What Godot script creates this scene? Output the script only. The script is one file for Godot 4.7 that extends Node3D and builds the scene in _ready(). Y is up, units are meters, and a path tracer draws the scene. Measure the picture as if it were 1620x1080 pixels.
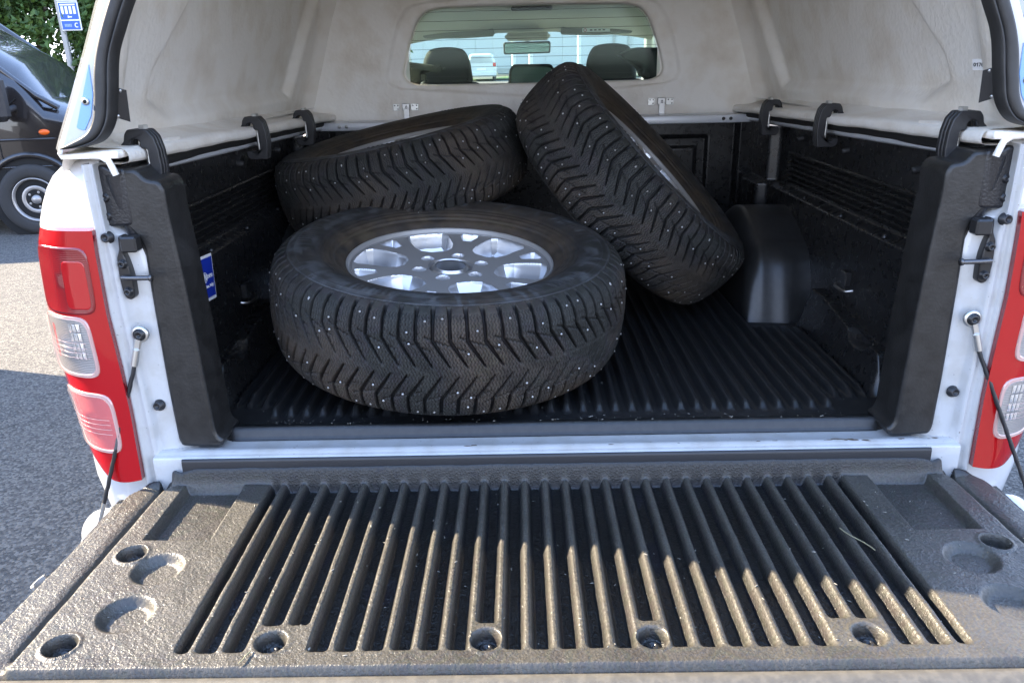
extends Node3D
# Rear of a white pickup under a canopy, tailgate down, three studded wheels in the lined bed.
# x right, y up, z towards the camera; bed floor at y = 0, rear face of the body at z = 0, ground at GY.

const GY := -0.84
var M := {}
var T := {}
var mx := 1.0            # +1 builds a right-hand piece, -1 its mirror image on the left
var taken := {}
var rng := RandomNumberGenerator.new()
var wob := FastNoiseLite.new()

# ---------------------------------------------------------------- nodes
func numbered(called: String) -> String:
	var n: int = taken.get(called, 0)
	taken[called] = n + 1
	return called if n == 0 else "%s_%03d" % [called, n]

func tag(o: Node3D, label: String, category: String, group := "", kind := ""):
	if label: o.set_meta("label", label)
	if category: o.set_meta("category", category)
	if group: o.set_meta("group", group)
	if kind: o.set_meta("kind", kind)
	return o

func thing(called: String, label: String, category: String, at := Vector3.ZERO, group := "") -> Node3D:
	var o := Node3D.new()
	o.name = numbered(called)
	o.position = at
	add_child(o)
	tag(o, label, category, group)
	return o

func obj(called: String, mesh: Mesh, m: Material, parent: Node3D = null, at := Vector3.ZERO) -> MeshInstance3D:
	var o := MeshInstance3D.new()
	o.mesh = mesh
	o.material_override = m
	o.position = at
	if parent == null:
		o.name = numbered(called)
		add_child(o)
	else:
		o.name = called
		parent.add_child(o, true)
	return o

func put(called: String, st: SurfaceTool, m: Material, parent: Node3D = null, at := Vector3.ZERO) -> MeshInstance3D:
	return obj(called, fin(st), m, parent, at)

# ---------------------------------------------------------------- meshes
func S() -> SurfaceTool:
	var st := SurfaceTool.new()
	st.begin(Mesh.PRIMITIVE_TRIANGLES)
	st.set_smooth_group(-1)
	return st

func fin(st: SurfaceTool) -> ArrayMesh:
	st.generate_normals()
	return st.commit()

func tri(st: SurfaceTool, a: Vector3, b: Vector3, c: Vector3) -> void:   # counter-clockwise seen from outside
	if mx < 0.0:
		st.add_vertex(Vector3(-a.x, a.y, a.z)); st.add_vertex(Vector3(-b.x, b.y, b.z)); st.add_vertex(Vector3(-c.x, c.y, c.z))
	else:
		st.add_vertex(a); st.add_vertex(c); st.add_vertex(b)

func quad(st: SurfaceTool, a: Vector3, b: Vector3, c: Vector3, d: Vector3) -> void:
	tri(st, a, b, c); tri(st, a, c, d)

func bx(st: SurfaceTool, lo: Vector3, hi: Vector3, bev := 0.0, xf := Transform3D()) -> void:
	st.set_smooth_group(-1)
	var b := minf(bev, minf(hi.x - lo.x, minf(hi.y - lo.y, hi.z - lo.z)) * 0.49)
	var c := (lo + hi) * 0.5
	var h := (hi - lo) * 0.5
	if b <= 0.0:
		b = 0.0
	var P := func(s: Vector3, ax: int) -> Vector3:
		var v := Vector3(s.x * (h.x - b), s.y * (h.y - b), s.z * (h.z - b))
		v[ax] = s[ax] * h[ax]
		return xf * (c + v)
	for ax in 3:
		var u := (ax + 1) % 3
		var w := (ax + 2) % 3
		for s: float in [-1.0, 1.0]:
			var q := []
			for k in [[-1, -1], [1, -1], [1, 1], [-1, 1]]:
				var v := Vector3()
				v[ax] = s; v[u] = k[0]; v[w] = k[1]
				q.append(P.call(v, ax))
			if s > 0: quad(st, q[0], q[1], q[2], q[3])
			else: quad(st, q[3], q[2], q[1], q[0])
	if b > 0.0:
		for ax in 3:      # edges along ax
			var u := (ax + 1) % 3
			var w := (ax + 2) % 3
			for su in [-1.0, 1.0]:
				for sw in [-1.0, 1.0]:
					var v0 := Vector3(); v0[ax] = -1; v0[u] = su; v0[w] = sw
					var v1 := Vector3(); v1[ax] = 1; v1[u] = su; v1[w] = sw
					var a: Vector3 = P.call(v0, u); var bb: Vector3 = P.call(v1, u)
					var cc: Vector3 = P.call(v1, w); var d: Vector3 = P.call(v0, w)
					if su * sw > 0: quad(st, a, d, cc, bb)
					else: quad(st, a, bb, cc, d)
		for i in 8:
			var s := Vector3(1 if i & 1 else -1, 1 if i & 2 else -1, 1 if i & 4 else -1)
			var a: Vector3 = P.call(s, 0); var bb: Vector3 = P.call(s, 1); var cc: Vector3 = P.call(s, 2)
			if s.x * s.y * s.z > 0: tri(st, a, bb, cc)
			else: tri(st, a, cc, bb)

func box(lo: Vector3, hi: Vector3, bev := 0.0, xf := Transform3D()) -> SurfaceTool:
	var st := S()
	bx(st, lo, hi, bev, xf)
	return st

func area2(p: PackedVector2Array) -> float:
	var s := 0.0
	for i in p.size():
		s += p[i].cross(p[(i + 1) % p.size()])
	return s

func inset(p: PackedVector2Array, d: float) -> PackedVector2Array:      # p counter-clockwise
	var o := PackedVector2Array()
	var n := p.size()
	for i in n:
		var a := (p[i] - p[(i + n - 1) % n]).normalized()
		var b := (p[(i + 1) % n] - p[i]).normalized()
		var m := (Vector2(-a.y, a.x) + Vector2(-b.y, b.x))
		var k := m.length_squared() * 0.5
		o.append(p[i] + m * (d / maxf(k, 0.35)))
	return o

# a plate: polygon in the local xy plane from z0 up to z1, rounded at the z1 edge (and at z0 when both)
func prism(st: SurfaceTool, poly: PackedVector2Array, z0: float, z1: float, bev := 0.0, xf := Transform3D(), steps := 3, both := false) -> void:
	var p := poly
	if area2(p) < 0.0:
		p = poly.duplicate()
		p.reverse()
	var rings := []
	if both and bev > 0.0:
		for k in steps + 1:
			var a := PI / 2 * k / steps
			rings.append([inset(p, bev * (1.0 - sin(a))), z0 + bev * (1.0 - cos(a))])
	else:
		rings.append([p, z0])
	if bev > 0.0:
		for k in steps + 1:
			var a := PI / 2 * k / steps
			rings.append([inset(p, bev * (1.0 - cos(a))), z1 - bev * (1.0 - sin(a))])
	else:
		rings.append([p, z1])
	var n := p.size()
	for r in rings.size() - 1:
		st.set_smooth_group(1 if bev > 0.0 else -1)
		var A: PackedVector2Array = rings[r][0]
		var B: PackedVector2Array = rings[r + 1][0]
		for i in n:
			var j := (i + 1) % n
			quad(st, xf * Vector3(A[i].x, A[i].y, rings[r][1]), xf * Vector3(A[j].x, A[j].y, rings[r][1]), xf * Vector3(B[j].x, B[j].y, rings[r + 1][1]), xf * Vector3(B[i].x, B[i].y, rings[r + 1][1]))
	st.set_smooth_group(-1)
	var ix := Geometry2D.triangulate_polygon(p)
	for side in 2:
		var R: PackedVector2Array = rings[0][0] if side == 0 else rings[-1][0]
		var z: float = rings[0][1] if side == 0 else rings[-1][1]
		for t in range(0, ix.size(), 3):
			var a := R[ix[t]]; var b := R[ix[t + 1]]; var c := R[ix[t + 2]]
			var ccw := (b - a).cross(c - a) > 0.0
			if ccw == (side == 1): tri(st, xf * Vector3(a.x, a.y, z), xf * Vector3(b.x, b.y, z), xf * Vector3(c.x, c.y, z))
			else: tri(st, xf * Vector3(a.x, a.y, z), xf * Vector3(c.x, c.y, z), xf * Vector3(b.x, b.y, z))

func tube(st: SurfaceTool, pts: PackedVector3Array, r: float, n := 10, closed := false, twist := 0.0, ridge := 0.0) -> void:
	st.set_smooth_group(2)
	var rings := []
	var up := Vector3(0.13, 0.95, 0.29)
	for i in pts.size():
		var d: Vector3
		if closed: d = pts[(i + 1) % pts.size()] - pts[(i + pts.size() - 1) % pts.size()]
		else: d = pts[mini(i + 1, pts.size() - 1)] - pts[maxi(i - 1, 0)]
		d = d.normalized()
		var s := d.cross(up).normalized()
		up = s.cross(d).normalized()
		var ring := []
		for k in n:
			var a := TAU * k / n
			var rr := r * (1.0 + ridge * cos(3.0 * a + twist * i))
			ring.append(pts[i] + (s * cos(a) + up * sin(a)) * rr)
		rings.append(ring)
	var m := pts.size() if closed else pts.size() - 1
	for i in m:
		var A: Array = rings[i]
		var B: Array = rings[(i + 1) % pts.size()]
		for k in n:
			var l := (k + 1) % n
			quad(st, A[k], A[l], B[l], B[k])
	if not closed:
		st.set_smooth_group(-1)
		for k in n:
			var l := (k + 1) % n
			tri(st, pts[0], rings[0][l], rings[0][k])
			tri(st, pts[-1], rings[-1][k], rings[-1][l])

# profile of (radius, height) from the bottom up, turned about the local y axis
func lathe(st: SurfaceTool, prof: Array, n := 24, xf := Transform3D(), smooth := true) -> void:
	st.set_smooth_group(3 if smooth else -1)
	for j in prof.size() - 1:
		var a: Vector2 = prof[j]
		var b: Vector2 = prof[j + 1]
		for k in n:
			var t0 := TAU * k / n
			var t1 := TAU * (k + 1) / n
			var p0 := xf * Vector3(a.x * cos(t0), a.y, -a.x * sin(t0)); var p1 := xf * Vector3(a.x * cos(t1), a.y, -a.x * sin(t1))
			var q0 := xf * Vector3(b.x * cos(t0), b.y, -b.x * sin(t0)); var q1 := xf * Vector3(b.x * cos(t1), b.y, -b.x * sin(t1))
			if a.x < 1e-5: tri(st, p0, q1, q0)
			elif b.x < 1e-5: tri(st, p0, p1, q0)
			else: quad(st, p0, p1, q1, q0)

func along(dir: Vector3, at: Vector3) -> Transform3D:      # local y runs along dir
	var y := dir.normalized()
	var x := y.cross(Vector3(0.31, 0.2, 0.93)).normalized()
	return Transform3D(Basis(x, y, x.cross(y)), at)

# bolt head with a socket, lying on the plane through at, pointing along dir
func bolt(st: SurfaceTool, at: Vector3, dir: Vector3, r: float, h: float) -> void:
	lathe(st, [Vector2(r * 1.35, 0), Vector2(r * 1.35, h * 0.25), Vector2(r, h * 0.35), Vector2(r * 0.98, h * 0.85), Vector2(r * 0.8, h), Vector2(r * 0.45, h), Vector2(r * 0.4, h * 0.45), Vector2(0, h * 0.45)], 16, along(dir, at))

# a sheet of nu x nv points with smooth normals; outside is U x V (flip turns it)
func sheet(P: PackedVector3Array, nu: int, nv: int, flip := false, wrap := false, uv := PackedVector2Array(), col := PackedColorArray()) -> ArrayMesh:
	var V := P
	if mx < 0.0:
		V = PackedVector3Array()
		V.resize(P.size())
		for i in P.size():
			V[i] = Vector3(-P[i].x, P[i].y, P[i].z)
		flip = not flip
	var N := PackedVector3Array()
	N.resize(V.size())
	var sg := -1.0 if flip else 1.0
	for j in nv:
		var j0 := maxi(j - 1, 0) * nu
		var j1 := mini(j + 1, nv - 1) * nu
		var jj := j * nu
		for i in nu:
			var i0 := i - 1
			var i1 := i + 1
			if i0 < 0: i0 = nu - 2 if wrap else 0
			if i1 >= nu: i1 = 1 if wrap else nu - 1
			var n := (V[jj + i1] - V[jj + i0]).cross(V[j1 + i] - V[j0 + i])
			N[jj + i] = n.normalized() * sg
	var ix := PackedInt32Array()
	ix.resize((nu - 1) * (nv - 1) * 6)
	var k := 0
	for j in nv - 1:
		for i in nu - 1:
			var a := j * nu + i
			var b := a + 1
			var c := a + nu + 1
			var d := a + nu
			if flip:
				ix[k] = a; ix[k + 1] = b; ix[k + 2] = c; ix[k + 3] = a; ix[k + 4] = c; ix[k + 5] = d
			else:
				ix[k] = a; ix[k + 1] = c; ix[k + 2] = b; ix[k + 3] = a; ix[k + 4] = d; ix[k + 5] = c
			k += 6
	var A := []
	A.resize(Mesh.ARRAY_MAX)
	A[Mesh.ARRAY_VERTEX] = V
	A[Mesh.ARRAY_NORMAL] = N
	A[Mesh.ARRAY_INDEX] = ix
	if uv.size(): A[Mesh.ARRAY_TEX_UV] = uv
	if col.size(): A[Mesh.ARRAY_COLOR] = col
	var m := ArrayMesh.new()
	m.add_surface_from_arrays(Mesh.PRIMITIVE_TRIANGLES, A)
	return m

# sheet from a function of (s, t) in 0..1
func surf(nu: int, nv: int, f: Callable, flip := false) -> ArrayMesh:
	var P := PackedVector3Array()
	P.resize(nu * nv)
	for j in nv:
		for i in nu:
			P[j * nu + i] = f.call(float(i) / (nu - 1), float(j) / (nv - 1))
	return sheet(P, nu, nv, flip)

# a section (x, y pairs) swept straight along an axis between two values: section lies across it
func sweep_z(sec: PackedVector2Array, zs: Array, flip := false) -> ArrayMesh:
	var P := PackedVector3Array()
	for z in zs:
		for p in sec:
			P.append(Vector3(p.x, p.y, z))
	return sheet(P, sec.size(), zs.size(), flip)

func sweep_x(sec: PackedVector2Array, xs: Array, flip := false) -> ArrayMesh:    # section of (z, y)
	var P := PackedVector3Array()
	for x in xs:
		for p in sec:
			P.append(Vector3(x, p.y, p.x))
	return sheet(P, sec.size(), xs.size(), flip)

func rounded(poly: PackedVector2Array, r: float, n := 4) -> PackedVector2Array:    # rounds every corner of a polygon
	var o := PackedVector2Array()
	var m := poly.size()
	for i in m:
		var p := poly[i]
		var a := poly[(i + m - 1) % m] - p
		var b := poly[(i + 1) % m] - p
		var d := minf(r, minf(a.length(), b.length()) * 0.45)
		var s := p + a.normalized() * d
		var e := p + b.normalized() * d
		for k in n + 1:
			var t := float(k) / n
			o.append(s.lerp(p, t).lerp(p.lerp(e, t), t))
	return o

func smooth_path(p: PackedVector2Array, per := 6) -> PackedVector2Array:    # Catmull-Rom through the points
	var o := PackedVector2Array()
	for i in p.size() - 1:
		var a := p[maxi(i - 1, 0)]; var d := p[mini(i + 2, p.size() - 1)]
		for k in per:
			o.append(p[i].cubic_interpolate(p[i + 1], a, d, float(k) / per))
	o.append(p[-1])
	return o

func ss(a: float, b: float, x: float) -> float:
	return smoothstep(a, b, x)

func pick(tab: Array, y: float) -> float:      # piecewise linear table of [key, value], keys ascending
	if y <= tab[0][0]: return tab[0][1]
	for i in tab.size() - 1:
		if y <= tab[i + 1][0]:
			return lerpf(tab[i][1], tab[i + 1][1], (y - tab[i][0]) / (tab[i + 1][0] - tab[i][0]))
	return tab[-1][1]

# ---------------------------------------------------------------- materials
func noise_tex(type: int, freq: float, size := 512, ramp: Array = [], oct := 4, sd := 1, warp := 0.0, cell := -1) -> NoiseTexture2D:
	var n := FastNoiseLite.new()
	n.noise_type = type
	n.frequency = freq
	n.seed = sd
	n.fractal_octaves = oct
	n.fractal_type = FastNoiseLite.FRACTAL_FBM if oct > 1 else FastNoiseLite.FRACTAL_NONE
	if cell >= 0: n.cellular_return_type = cell
	if warp > 0.0:
		n.domain_warp_enabled = true
		n.domain_warp_amplitude = warp
		n.domain_warp_frequency = freq * 0.7
	var t := NoiseTexture2D.new()
	t.width = size
	t.height = size
	t.seamless = true
	t.noise = n
	if ramp.size():
		var g := Gradient.new()
		var o := PackedFloat32Array()
		var c := PackedColorArray()
		for r in ramp:
			o.append(r[0]); c.append(r[1])
		g.offsets = o
		g.colors = c
		t.color_ramp = g
	return t

func lin(r: float, g: float, b: float, a := 1.0) -> Color:
	return Color(r, g, b, a).linear_to_srgb()

func mat(called: String, c: Color, rough := 0.5, metal := 0.0) -> StandardMaterial3D:
	var m := StandardMaterial3D.new()
	m.resource_name = called
	m.albedo_color = c
	m.roughness = rough
	m.metallic = metal
	M[called] = m
	return m

func tri_map(m: StandardMaterial3D, scale: float) -> void:
	m.uv1_triplanar = true
	m.uv1_scale = Vector3.ONE * scale
	m.uv1_triplanar_sharpness = 4.0

func bump(m: StandardMaterial3D, t: Texture2D, cm: float) -> void:
	m.heightmap_enabled = true
	m.heightmap_texture = t
	m.heightmap_scale = cm

func pane(called: String, c: Color, a: float) -> StandardMaterial3D:
	var m := mat(called, Color(c.r, c.g, c.b, a), 0.02)
	m.transparency = BaseMaterial3D.TRANSPARENCY_ALPHA
	return m

func line_tex() -> ImageTexture:
	var im := Image.create(64, 64, false, Image.FORMAT_L8)
	for y in 64:
		for x in 64:
			var v := 0.5 + 0.5 * sin(y / 64.0 * TAU * 10.0 + 0.6 * sin(x / 64.0 * TAU))
			im.set_pixel(x, y, Color(v, v, v))
	return ImageTexture.create_from_image(im)

func g(v: float) -> Color:
	return Color(v, v, v)

func materials() -> void:
	var SX := FastNoiseLite.TYPE_SIMPLEX_SMOOTH
	var CE := FastNoiseLite.TYPE_CELLULAR
	T.grain = noise_tex(CE, 0.055, 512, [], 2, 3, 22.0, FastNoiseLite.RETURN_DISTANCE)
	T.fine = noise_tex(SX, 0.09, 512, [], 3, 5)
	T.blotch = noise_tex(SX, 0.008, 512, [[0.0, g(0.70)], [0.5, g(0.88)], [1.0, g(1.0)]], 5, 7)
	T.rough = noise_tex(SX, 0.02, 512, [[0.0, g(0.55)], [1.0, g(1.0)]], 4, 8)
	T.fibre = noise_tex(SX, 0.07, 512, [], 4, 11, 10.0)
	T.lines = line_tex()
	T.dust = noise_tex(SX, 0.03, 512, [[0.0, lin(0.62, 0.6, 0.58)], [0.45, lin(0.8, 0.78, 0.74)], [0.62, lin(0.97, 0.93, 0.86)], [1.0, lin(1, 1, 1)]], 5, 13)
	T.stone = noise_tex(CE, 0.07, 1024, [[0.0, lin(0.28, 0.28, 0.28)], [0.3, lin(0.46, 0.45, 0.44)], [0.55, lin(0.62, 0.60, 0.57)], [0.8, lin(0.86, 0.84, 0.8)], [1.0, lin(1, 0.98, 0.94)]], 1, 17, 6.0, FastNoiseLite.RETURN_CELL_VALUE)
	T.stone_relief = noise_tex(CE, 0.07, 1024, [], 1, 17, 6.0, FastNoiseLite.RETURN_DISTANCE)
	T.patch = noise_tex(SX, 0.012, 512, [[0.0, g(0.75)], [1.0, g(1.0)]], 4, 19)
	T.stain = noise_tex(SX, 0.006, 512, [[0.0, lin(0.84, 0.80, 0.75)], [0.35, lin(0.94, 0.92, 0.89)], [0.6, lin(1, 1, 1)], [1.0, lin(1, 1, 1)]], 5, 23)
	T.speck = noise_tex(SX, 0.11, 512, [[0.0, lin(0.25, 0.23, 0.22)], [0.085, lin(0.3, 0.28, 0.26)], [0.11, lin(1, 1, 1)], [1.0, lin(1, 1, 1)]], 2, 29)

	T.grime = noise_tex(SX, 0.012, 512, [[0.0, lin(0.86, 0.83, 0.79)], [0.4, lin(0.95, 0.94, 0.92)], [0.55, lin(1, 1, 1)], [1.0, lin(1, 1, 1)]], 5, 31)
	var m: StandardMaterial3D
	# moulded black bed liner
	m = mat("liner", lin(0.016, 0.0165, 0.018), 0.38)
	m.metallic_specular = 0.5
	m.vertex_color_use_as_albedo = false
	tri_map(m, 3.0); bump(m, T.fine, 0.003); m.albedo_texture = T.dust; m.roughness_texture = T.rough
	m = mat("liner_floor", lin(0.021, 0.022, 0.024), 0.34)
	tri_map(m, 3.0); bump(m, T.fine, 0.004); m.albedo_texture = T.dust
	m = mat("liner_worn", Color.WHITE, 0.50)
	m.metallic_specular = 0.5       # tailgate: vertex colours carry dust worn into raised faces
	m.vertex_color_use_as_albedo = true
	tri_map(m, 10.0); bump(m, T.grain, 0.07); m.albedo_texture = T.dust; m.roughness_texture = T.rough
	m = mat("liner_gloss", lin(0.014, 0.014, 0.016), 0.33)
	tri_map(m, 4.0); bump(m, T.fine, 0.04)
	m = mat("white_paint", lin(0.47, 0.475, 0.475), 0.28)
	m.clearcoat_enabled = true; m.clearcoat = 1.0; m.clearcoat_roughness = 0.06
	tri_map(m, 2.4); m.albedo_texture = T.speck
	m.detail_enabled = true; m.detail_albedo = T.grime; m.detail_blend_mode = BaseMaterial3D.BLEND_MODE_MUL
	m = mat("white_clean", lin(0.58, 0.59, 0.60), 0.3)
	m.clearcoat_enabled = true; m.clearcoat = 1.0; m.clearcoat_roughness = 0.05
	m = mat("gelcoat", lin(0.88, 0.845, 0.785), 0.42)       # canopy inside
	tri_map(m, 1.6); bump(m, T.fibre, 0.13); m.albedo_texture = T.stain
	m = mat("rubber", lin(0.030, 0.030, 0.031), 0.6)
	tri_map(m, 3.0); bump(m, T.fine, 0.02); m.albedo_texture = T.blotch
	m = mat("foam", lin(0.012, 0.012, 0.012), 0.75)
	m = mat("black_plastic", lin(0.020, 0.020, 0.022), 0.42)
	tri_map(m, 6.0); bump(m, T.fine, 0.012)
	m = mat("black_metal", lin(0.018, 0.018, 0.019), 0.3, 0.0)
	m = mat("zinc", lin(0.62, 0.62, 0.60), 0.33, 0.9)
	m = mat("alu_rail", lin(0.62, 0.64, 0.67), 0.3, 0.25)
	tri_map(m, 2.4); m.albedo_texture = T.speck
	m = mat("steel", lin(0.5, 0.5, 0.5), 0.3, 1.0)
	m = mat("tyre", Color.WHITE, 0.68)
	m.metallic_specular = 0.38
	m.vertex_color_use_as_albedo = true
	tri_map(m, 5.0); bump(m, T.fine, 0.012); m.albedo_texture = T.blotch
	m = mat("rim", lin(0.58, 0.59, 0.61), 0.33, 0.85)
	m.clearcoat_enabled = true; m.clearcoat = 0.6; m.clearcoat_roughness = 0.08
	m = mat("rim_face", lin(0.33, 0.32, 0.31), 0.42, 0.3)
	m = mat("dark", lin(0.006, 0.006, 0.006), 0.8)
	m = mat("asphalt", lin(0.165, 0.157, 0.143), 0.92)
	m.uv1_triplanar = true; m.uv1_world_triplanar = true; m.uv1_scale = Vector3.ONE * 1.5
	m.albedo_texture = T.stone
	bump(m, T.stone_relief, 0.5)
	# lamps
	m = mat("lamp_red", lin(0.50, 0.005, 0.009), 0.22)
	m.clearcoat_enabled = true; m.clearcoat = 1.0; m.clearcoat_roughness = 0.03
	m.backlight_enabled = true; m.backlight = lin(0.5, 0.02, 0.02)
	m = mat("lamp_red_dark", lin(0.20, 0.008, 0.012), 0.2)
	tri_map(m, 30.0); bump(m, T.lines, 0.02)
	m.clearcoat_enabled = true; m.clearcoat = 1.0; m.clearcoat_roughness = 0.05
	m = mat("lamp_red_mid", lin(0.42, 0.006, 0.010), 0.2)
	m.clearcoat_enabled = true; m.clearcoat = 1.0; m.clearcoat_roughness = 0.05
	m = mat("lamp_red_pale", lin(0.56, 0.075, 0.07), 0.25)
	m.clearcoat_enabled = true; m.clearcoat = 1.0; m.clearcoat_roughness = 0.05
	m = mat("lamp_bezel", lin(0.62, 0.40, 0.36), 0.15, 0.2)
	m.clearcoat_enabled = true; m.clearcoat = 1.0; m.clearcoat_roughness = 0.03
	m = mat("lamp_mirror", lin(0.30, 0.28, 0.265), 0.3, 0.6)
	tri_map(m, 30.0); bump(m, T.lines, 0.05)
	m = mat("lamp_facet", lin(0.8, 0.82, 0.84), 0.14, 0.9)
	pane("lamp_lens", Color(1, 1, 1), 0.06)
	m = mat("amber", lin(0.75, 0.12, 0.01), 0.2)
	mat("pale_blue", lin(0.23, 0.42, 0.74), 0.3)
	# cab
	m = mat("tinted_glass", lin(0.85, 0.985, 0.91), 0.0)
	m.refraction_enabled = true
	m.refraction_scale = 0.014
	m.albedo_color.a = 0.0
	pane("clear_glass", Color(0.8, 0.95, 0.9), 0.04)
	m = mat("headliner", lin(0.44, 0.42, 0.36), 0.85)
	m = mat("seat_cloth", lin(0.016, 0.016, 0.017), 0.9)
	m = mat("trim_dark", lin(0.015, 0.015, 0.016), 0.6)
	m = mat("mirror_glass", lin(0.05, 0.055, 0.06), 0.03, 1.0)
	m = mat("print_white", lin(0.78, 0.78, 0.78), 0.5)
	m = mat("print_black", lin(0.02, 0.02, 0.02), 0.6)
	m = mat("print_blue", lin(0.012, 0.035, 0.34), 0.35)
	m = mat("sign_blue", lin(0.02, 0.10, 0.45), 0.4)
	# surroundings
	m = mat("van_paint", lin(0.018, 0.015, 0.014), 0.22, 0.1)
	m.clearcoat_enabled = true; m.clearcoat = 1.0; m.clearcoat_roughness = 0.03
	m = mat("van_plastic", lin(0.02, 0.02, 0.022), 0.55)
	m = mat("van_rubber", lin(0.035, 0.034, 0.033), 0.8)
	m = mat("van_wheel", lin(0.42, 0.40, 0.38), 0.4, 0.6)
	m = mat("bark", lin(0.09, 0.07, 0.05), 0.9)
	m = mat("leaf", lin(0.07, 0.13, 0.025), 0.6)
	m.vertex_color_use_as_albedo = true
	m.albedo_color = Color.WHITE
	m.backlight_enabled = true; m.backlight = lin(0.5, 0.5, 0.5)
	m = mat("grass", lin(0.10, 0.15, 0.04), 0.9)
	tri_map(m, 0.7); m.albedo_texture = T.patch
	m = mat("cladding", lin(0.46, 0.47, 0.47), 0.55)
	m = mat("post", lin(0.6, 0.6, 0.58), 0.5)
	m = mat("galv", lin(0.36, 0.36, 0.35), 0.5, 0.4)

# ---------------------------------------------------------------- tailgate
const TGY := -0.045
const PADS := [-0.405, -0.1122, 0.1140, 0.405]

func rib_x(i: int) -> float:
	return -0.508 + 0.0377 * i

func tailgate_height(x: float, z: float) -> Vector2:       # (height, wear 0..1)
	var ax := absf(x)
	var h := 0.0
	var wear := 1.0
	# ribbed field
	if x > -0.535 and x < 0.537 and z > -0.01 and z < 0.50:
		var q := (x + 0.508) / 0.0377
		var i := clampi(int(round(q)), 0, 27)
		var d := absf(q - i) * 0.0377
		var near := 0.4755
		for p in PADS:       # the two grooves beside a screw stop short of its pad
			near -= 0.052 * (ss(0.041, 0.036, absf(x + 0.395 if p < 0.0 else x - 0.3968)) if absf(p) > 0.3 else ss(0.0215, 0.0165, absf(x - p)))
		var rib := 1.0 - ss(0.0028, 0.0116, d)
		rib *= ss(0.029, 0.041, z)
		var floor_in := ss(-0.004, 0.012, near - z)
		var side := ss(0.0, 0.008, minf(x + 0.533, 0.535 - x)) 
		var depth := floor_in * side * (1.0 - rib)
		h -= 0.0185 * depth
		if z < 0.045: h = maxf(h, -0.0185 + 0.0)
		wear = 1.0 - depth * 0.96
	elif z <= 0.03 and ax < 0.56:
		h -= 0.0185 * (1.0 - ss(0.535, 0.56, ax))
		wear = 0.25
	# recessed rectangle
	var px := ax - 0.637
	var pd := minf(0.0535 - absf(px), 0.086 - absf(z - 0.126))
	if pd > -0.004:
		var k := ss(-0.004, 0.007, pd)
		h -= 0.017 * k
		wear -= 0.25 * k
	# shallow round cups
	for c in [0.292, 0.397]:
		var dx := ax - 0.634
		var dz: float = z - c
		var r := sqrt(dx * dx + dz * dz)
		if r < 0.046:
			h -= (0.013 + 0.10 * clampf(-dx * 0.6 * signf(-1.0) * 0.0 + (0.03 - dz) * 0.06, -0.003, 0.006)) * ss(0.042, 0.026, r)
	# screw wells
	for w in [Vector2(0.692, 0.462), Vector2(0.692, 0.254)]:
		var r := Vector2(ax - w.x, z - w.y).length()
		if r < 0.03:
			h -= 0.020 * ss(0.0225, 0.0165, r)
			h += 0.0025 * ss(0.030, 0.024, r) * ss(0.019, 0.024, r)
			wear *= 1.0 - 0.9 * ss(0.0215, 0.017, r)
	for p in PADS:
		var r := Vector2(x - p, z - 0.4585).length()
		if r < 0.032:
			h -= 0.019 * ss(0.0215, 0.0160, r)
			h += 0.001 * ss(0.031, 0.025, r) * ss(0.020, 0.025, r)
			wear *= 1.0 - 0.9 * ss(0.0205, 0.0165, r)
	# step along the sides, with the groove at its foot
	var gx := 0.7385 + 0.024 * z
	if ax > 0.70:
		var e := ss(0.015, 0.03, z) * ss(0.487, 0.47, z)
		h -= 0.009 * ss(gx - 0.014, gx, ax) * ss(0.0, 0.02, z) * (1.0 - 0.35 * ss(gx + 0.003, gx + 0.02, ax))
		h -= 0.006 * e * exp(-pow((ax - gx - 0.001) / 0.0035, 2.0))
		# slot near the hinge
		var sl := Vector2((ax - 0.732) / 0.014, (z - 0.022) / 0.030).length()
		h -= 0.02 * ss(1.0, 0.7, sl)
		wear *= 1.0 - 0.85 * ss(1.0, 0.7, sl)
	var edge := 0.795 + 0.02 * ss(0.05, 0.5, z) - 0.045 * ss(0.07, -0.015, z)
	h -= 0.03 * ss(edge - 0.004, edge + 0.012, ax)
	h -= 0.016 * ss(0.503, 0.514, z)
	if ax < 0.715: h = lerpf(h, -0.010, ss(0.042, 0.034, z) * ss(0.715, 0.70, ax))
	h += 0.038 * ss(0.041, 0.027, z) * ss(0.80, 0.66, ax)
	wear = lerpf(wear, 0.16, ss(0.042, 0.030, z))
	h += 0.0007 * wob.get_noise_2d(x * 1500.0, z * 1100.0) + 0.0014 * wob.get_noise_2d(x * 120.0, z * 120.0 + 50.0)
	return Vector2(h, clampf(wear, 0.0, 1.0))

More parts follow.
